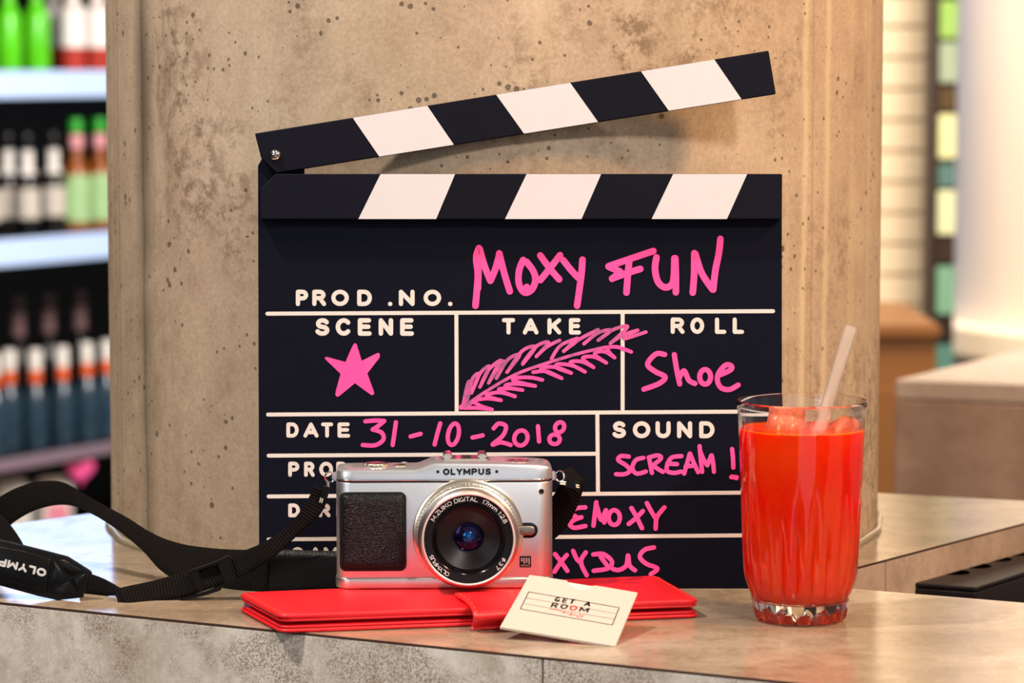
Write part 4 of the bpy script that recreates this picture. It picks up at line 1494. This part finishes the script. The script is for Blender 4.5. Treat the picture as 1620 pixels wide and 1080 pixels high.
# ------------------------------------------------------------------ far left: lit bottle fridge
zf = lambda py, y: at_y(0, py, y).z
P0, P1 = at_y(0, 378, 6.30), at_y(170, 365, 6.60)
f0, f1 = Vector((P0.x, P0.y, 0)), Vector((P1.x, P1.y, 0))
fu = (f1 - f0).normalized()                       # along the shelf front, going away
fn = Vector((-fu.y, fu.x, 0))                     # into the fridge
if fn.x > 0: fn = -fn
zS = [at_y(0, 378, 6.30).z + 0.0, 0, 0]
z_sh2 = (P0.z + P1.z) / 2                         # top of the second shelf
z_sh1 = at_y(90, 111, 6.45).z
z_sh3 = at_y(170, 697, 6.60).z
z_sh4 = z_sh3 - 0.23
fridge = empty('drinks_fridge', f0 - fu * 0.9, label='tall lit drinks fridge full of bottles at the left behind the column', cat='fridge')
FO = fridge.location.copy(); FO.z = 0
M['fr_dark'] = plain('fridge_interior', '#0b0c10', 0.4)
M['fr_shelf'] = plain('fridge_shelf', '#20242c', 0.3)
M['rail'] = plain('lit_price_rail', '#b9cbe8', 0.4, emit='#a4c6ff', estr=0.42)
M['rail_dim'] = plain('pinkish_rail', '#8f7a8a', 0.4)


def fr_quad(name, z0, z1, s0, s1, b0, b1, mat, parent=fridge):
    pts = [fu * s0 + fn * b0, fu * s1 + fn * b0, fu * s1 + fn * b1, fu * s0 + fn * b1]
    return prism(name, [(p.x, p.y) for p in pts], z0, z1, 'z', mat, parent, bevel=0.002, segs=1)


SL = 2.6
for z in (z_sh1, z_sh2, z_sh3, z_sh4):
    sh = fr_quad('shelf', z - 0.012, z, 0, SL, 0.0, 0.45, M['fr_shelf'])
    if z in (z_sh1, z_sh2):
        fr_quad('price_rail', z - 0.058, z - 0.001, 0, SL, -0.012, -0.001, M['rail'], sh)
    elif z == z_sh3:
        fr_quad('price_rail', z - 0.026, z - 0.001, 0, SL, -0.012, -0.001, M['rail_dim'], sh)
fr_quad('back_panel', 0.10, 2.05, 0, SL, 0.46, 0.49, M['fr_dark'])
fr_quad('side_panel', 0.10, 2.05, -0.03, -0.001, -0.01, 0.49, M['fr_dark'])
fr_quad('side_panel', 0.10, 2.05, SL + 0.001, SL + 0.03, -0.01, 0.49, M['fr_dark'])
fr_quad('base_plinth', 0.0, 0.10, -0.03, SL + 0.03, 0.02, 0.49, M['fr_dark'])
fr_quad('top_panel', 1.56, 1.60, 0, SL, 0.0, 0.46, M['fr_dark'])
fr_quad('light_header', 1.66, 2.30, -0.03, SL + 0.03, -0.03, 0.10, plain('lit_fridge_header', '#dde8ff', 0.4, emit='#8db6ff', estr=3.7))


def fr_pos(px, back):
    """floor point where the sight line of column px meets the row that stands `back` metres inside."""
    o = f0 + fn * back
    d = Vector(((px - 810) / FPX, 1, 0))
    p = isect(Vector((0, 0, 0)), d, o, o + fu)
    return p


def bottle_proto(name, H, R, glassm, capm, labelm=None, neckm=None, cap_h=0.012, neck=0.34, fill=None, lab=(0.18, 0.48), nl=(0.66, 0.84)):
    root = empty(name)
    nr = R * 0.42
    sh0 = H * (1 - neck - 0.16)
    pr = [(0, 0), (R * 0.92, 0.0), (R, 0.006), (R, sh0), (R * 0.86, sh0 + H * 0.06), (nr * 1.15, sh0 + H * 0.15), (nr, sh0 + H * 0.2), (nr * 0.95, H - cap_h), (0, H - cap_h)]
    lathe('glass_body', pr, glassm, root, n=24)
    lathe('cap', [(0, H), (nr * 1.1, H), (nr * 1.2, H - 0.003), (nr * 1.2, H - cap_h), (0, H - cap_h)], capm, root, n=20)
    if labelm:
        lathe('label', [(R + 0.0006, H * lab[0]), (R + 0.0006, H * lab[1])], labelm, root, n=24)
    if neckm:
        def rad(z):
            if z < sh0: return R
            if z < sh0 + H * 0.06: return R * (1 - 0.14 * (z - sh0) / (H * 0.06))
            if z < sh0 + H * 0.15: return R * 0.86 + (nr * 1.15 - R * 0.86) * (z - sh0 - H * 0.06) / (H * 0.09)
            return nr * 1.1
        lathe('neck_label', [(rad(H * t_) + 0.001, H * t_) for t_ in [nl[0] + (nl[1] - nl[0]) * i / 6 for i in range(7)]], neckm, root, n=20)
    return root


def copy_tree(o, parent=None):
    c = o.copy()
    COL.objects.link(c)
    c.parent = parent
    for ch in list(o.children): copy_tree(ch, c)
    return c


used = {}
def put(proto, px, back, z, label, group, cat='bottle', off=False):
    o = proto if proto.name not in used else copy_tree(proto)
    used[proto.name] = 1
    p = fr_pos(px, back)
    o.location = (p.x, p.y, z + 0.0005)
    o.rotation_euler = (0, 0, random.uniform(0, 6))
    return tag(o, label, cat, group)


g_green = plain('bright_green_bottle', '#58c81a', 0.22, vary=0.25, nscale=15)
g_amber = plain('amber_glass', '#7a3410', 0.15)
g_dark = plain('dark_glass', '#0e0c0c', 0.12)
g_blue = plain('blue_grey_glass', '#2c4152', 0.18, vary=0.3, nscale=30)
g_clear = plain('pale_bottle', '#c9b8b0', 0.25)
c_white = plain('white_cap', '#f4efe8', 0.3)
c_green = plain('green_cap', '#18a01e', 0.3)
c_black = plain('black_cap', '#151515', 0.3)
l_white = plain('white_label', '#efe9e4', 0.5, vary=0.1, nscale=60)
l_grey = plain('pale_grey_label', '#c9c0b6', 0.5, vary=0.15, nscale=60)
l_red = plain('red_label', '#c22a1c', 0.5, vary=0.2, nscale=60)
l_green = plain('pale_green_label', '#9fc48c', 0.5, vary=0.3, nscale=35)
l_orange = plain('orange_label', '#f0622a', 0.5)
l_pink = plain('pink_label', '#e9a3ac', 0.5)
l_dim = plain('mauve_label', '#8a6c70', 0.5)
# top shelf
pg = bottle_proto('green_bottle', 0.215, 0.0285, g_green, c_white)
for px, t_ in ((18, 'bright green bottle at the frame edge on the top fridge shelf'), (62, 'bright green bottle next to the red and white bottles on the top fridge shelf')):
    put(pg, px, 0.06, z_sh1, t_, 'green bottles on the top fridge shelf')
put(pg, -24, 0.06, z_sh1, 'bright green bottle outside the left of the top fridge shelf', 'green bottles on the top fridge shelf')
pr_ = bottle_proto('red_and_white_bottle', 0.22, 0.029, plain('red_white_bottle', '#b43a2e', 0.3, vary=0.3, nscale=30), c_white, l_white, l_white, lab=(0.22, 0.62), nl=(0.64, 0.86))
for px, bk, t_ in ((90, 0.16, 'red and white bottle directly right of the green ones on the top fridge shelf'), (119, 0.06, 'middle red and white bottle on the top fridge shelf'),
                   (158, 0.06, 'red and white bottle on the top shelf beside the concrete column')):
    put(pr_, px, bk, z_sh1, t_, 'red and white bottles on the top fridge shelf')
# second shelf
pd = bottle_proto('dark_bottle', 0.215, 0.026, g_dark, c_black, l_grey, l_white, lab=(0.16, 0.46), nl=(0.60, 0.84))
for px, bk, t_ in ((-18, 0.06, 'dark bottle with silver neck label outside the left end of the second fridge shelf'), (14, 0.12, 'dark bottle with silver neck label at the frame edge on the second fridge shelf'),
                   (44, 0.06, 'middle dark bottle with silver neck label on the second fridge shelf'), (85, 0.08, 'dark bottle with silver neck label nearest the green capped bottles')):
    put(pd, px, bk, z_sh2, t_, 'dark bottles on the second fridge shelf')
pa = bottle_proto('green_capped_bottle', 0.245, 0.030, plain('green_amber_glass', '#8c4a14', 0.15), c_green, l_green, l_pink, cap_h=0.03, lab=(0.08, 0.5), nl=(0.74, 0.86))
for px, bk, t_ in ((122, 0.06, 'amber bottle with green cap next to the dark bottles on the second fridge shelf'), (159, 0.06, 'amber bottle with green cap beside the concrete column')):
    put(pa, px, bk, z_sh2, t_, 'green capped bottles on the second fridge shelf')
# third shelf
pb_ = bottle_proto('blue_glass_bottle', 0.215, 0.027, g_blue, c_white, None, l_orange, cap_h=0.045, nl=(0.66, 0.80))
for px, bk, t_ in ((-14, 0.06, 'blue glass bottle with white cap outside the left end of the third fridge shelf'), (10, 0.10, 'blue glass bottle with white cap at the frame edge on the third fridge shelf'),
                   (52, 0.06, 'second blue glass bottle with white cap on the third fridge shelf'),
                   (95, 0.05, 'middle blue glass bottle with white cap on the third fridge shelf'), (134, 0.06, 'fourth blue glass bottle with white cap on the third fridge shelf'),
                   (166, 0.06, 'blue glass bottle with white cap on the third shelf beside the column')):
    put(pb_, px, bk, z_sh3, t_, 'blue glass bottles on the third fridge shelf')
pt = bottle_proto('tall_dark_bottle', 0.31, 0.030, g_dark, plain('mauve_cap', '#5c4a4a', 0.4), None, l_dim, cap_h=0.02, nl=(0.72, 0.90))
for px, t_ in ((26, 'tall dark bottle at the left in the rear row of the third fridge shelf'), (74, 'middle tall dark bottle in the rear row of the third fridge shelf'), (124, 'tall dark bottle at the right in the rear row of the third fridge shelf')):
    put(pt, px, 0.24, z_sh3, t_, 'tall dark bottles in the rear row of the third shelf')
# bottom shelf: cartons and a pink heart-shaped pouch
M['carton'] = plain('white_carton', '#d9d2cc', 0.5, vary=0.1, nscale=20)
for k, (px, hh, mt, t_) in enumerate(((10, 0.15, 'carton', 'white carton at the frame edge on the bottom fridge shelf'), (75, 0.14, 'carton', 'white carton with pink side on the bottom fridge shelf'))):
    p = fr_pos(px, 0.08)
    c = empty('drink_carton', (p.x, p.y, z_sh4 + 0.0005), (0, 0, 0.6), t_, 'carton', 'cartons on the bottom fridge shelf')
    box('carton_body', (0, 0, hh / 2), (0.075, 0.055, hh), M['carton'], c, 0.003)
    box('carton_front', (0.0, -0.0285, hh * 0.45), (0.05, 0.002, hh * 0.5), plain('carton_pink', '#e88aa0', 0.5) if k else M['carton'], c, 0.0005)
    prism('carton_spout', [(-0.0375, 0), (0.0375, 0), (0.03, 0.016), (-0.03, 0.016)], -0.004, 0.004, 'y', M['carton'], c).location = (0, 0, hh)
p = fr_pos(121, 0.02)
hp = []
for i in range(40):
    a = 2 * math.pi * i / 40
    hp.append((0.0021 * 16 * math.sin(a) ** 3 * 0.95, 0.0019 * (13 * math.cos(a) - 5 * math.cos(2 * a) - 2 * math.cos(3 * a) - math.cos(4 * a))))
ho = prism('heart_ornament', hp, -0.008, 0.008, 'y', plain('hot_pink', '#f0559c', 0.4), None, bevel=0.003, smooth=60)
ho.location = (p.x, p.y, at_y(121, 743, p.y).z)
ho.rotation_euler = (0, 0, 0.4)
tag(ho, 'hot pink heart ornament hanging at the bottom of the fridge', 'ornament')

# ------------------------------------------------------------------ right background
# low stone-look block
B0 = at_z(1415, 600)
B1 = at_z(1620, 607)
bd1 = (B1 - B0).normalized()
B_r = B0 + bd1 * 1.2
sd = Vector((0.50, 0.866, 0))
blk = empty('stone_island', (B0.x, B0.y, 0), label='large brown stone-look island block at the right behind the counter', cat='counter')
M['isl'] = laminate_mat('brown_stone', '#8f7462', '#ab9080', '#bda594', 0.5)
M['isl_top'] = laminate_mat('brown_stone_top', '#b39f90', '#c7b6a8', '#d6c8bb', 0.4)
pl_ = [Vector((0, 0, 0)), B_r - B0, B_r - B0 + sd * 0.6, sd * 0.6]
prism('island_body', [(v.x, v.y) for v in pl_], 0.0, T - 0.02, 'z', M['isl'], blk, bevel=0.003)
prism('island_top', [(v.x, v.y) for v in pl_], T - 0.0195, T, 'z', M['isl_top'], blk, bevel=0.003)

# wooden cabinet behind it
WY = 4.3
ca, cb = at_y(1380, 513, WY), at_y(1482, 513, WY)
cab = empty('wooden_cabinet', (ca.x - 0.4, WY, 0), label='orange brown wooden cabinet behind the stone island at the right', cat='cabinet')
M['wood'] = plain('orange_wood', '#7d5128', 0.45, vary=0.2, nscale=12)
wtot = cb.x - (ca.x - 0.4)
box('cabinet_body', (wtot / 2, 0.2, ca.z / 2 - 0.01), (wtot, 0.4, ca.z - 0.02), M['wood'], cab, 0.003)
box('cabinet_top', (wtot / 2, 0.2, ca.z - 0.0095), (wtot + 0.01, 0.42, 0.018), M['wood'], cab, 0.003)
for k in range(2):
    d0 = box('cabinet_door', (wtot * (0.25 + 0.5 * k), -0.012, ca.z / 2 - 0.02), (wtot * 0.47, 0.018, ca.z - 0.14), M['wood'], cab, 0.002)
    box('door_handle', (wtot * (0.42 + 0.16 * k), -0.028, ca.z - 0.25), (0.012, 0.014, 0.10), M['chrome'], d0, 0.002)

# cream boarded wall
WBY = 5.2
wx0, wx1 = at_y(1300, 0, WBY).x, at_y(1477, 0, WBY).x
wr = box('wall_right', ((wx0 + wx1) / 2, WBY + 0.06, 1.3), (wx1 - wx0, 0.08, 2.6), plain('cream_backing', '#cdb48e', 0.7), None)
tag(wr, kind='structure')
M['board'] = plain('cream_board', '#e6d3b4', 0.55, vary=0.06, nscale=6)
hb = 0.0535
k = 0
z = 0.02
bmeb = None
while z < 2.55:
    o = box('board', (0, 0, 0), (wx1 - wx0, 0.020, hb - 0.004), M['board'], wr, 0.002) if bmeb is None else bpy.data.objects.new('board', bmeb)
    if bmeb is None: bmeb = o.data
    else:
        COL.objects.link(o); o.parent = wr
    o.location = ((wx0 + wx1) / 2, WBY + 0.010, z + hb / 2)
    z += hb

# dark post with coloured tiles
PY_ = 5.0
pA, pB, pC = at_y(1474, 0, PY_), at_y(1486, 0, PY_), at_y(1516, 0, PY_)
post = empty('tiled_post', (pA.x, PY_, 0), label='narrow dark post inlaid with green and cream tiles beside the cream wall', cat='post')
box('post_body', ((pC.x - pA.x) / 2, 0.045, 1.25), (pC.x - pA.x, 0.08, 2.5), plain('dark_brown_post', '#2b1a12', 0.5), post, 0.002)
tc = [(-130, -70, '#c9c79a'), (-66, -4, '#4e7a64'), (0, 62, '#7fa352'), (66, 132, '#8a9a84'), (138, 176, '#4a3a22'), (180, 252, '#c9c998'), (258, 297, '#4f6e6a'),
      (300, 372, '#c6cba4'), (378, 416, '#332820'), (420, 498, '#6f9a82'), (503, 540, '#2a231f'), (544, 600, '#4f7a70')]
for y0, y1, c_ in tc:
    z1, z0 = at_y(0, y0, PY_).z, at_y(0, y1, PY_).z
    box('tile', ((pB.x + pC.x) / 2 - pA.x, 0.0, (z0 + z1) / 2), (pC.x - pB.x - 0.002, 0.012, z1 - z0 - 0.002), plain('tile_glaze', c_, 0.25, vary=0.1), post, 0.0015)

# cream rounded pillar with a ledge at the right
CPY = 5.4
cpx = at_y(1519, 0, CPY)
cr = 0.5
pil = empty('cream_pillar', (cpx.x + cr * 1.0, CPY + 0.1, 0), label='wide cream plastered round pillar at the right edge of the frame', cat='pillar')
lathe('pillar_shaft', [(0, 0), (cr, 0), (cr, 2.55), (0, 2.55)], plain('cream_plaster', '#efe3d2', 0.6, vary=0.03, nscale=4), pil, n=96)
zl_ = at_y(0, 545, CPY - 0.4).z
lathe('pillar_ledge', [(cr, zl_ - 0.045), (cr + 0.05, zl_ - 0.045), (cr + 0.05, zl_ + 0.0), (cr, zl_ + 0.004)], plain('cream_ledge', '#f2e7cf', 0.4), pil, n=96)
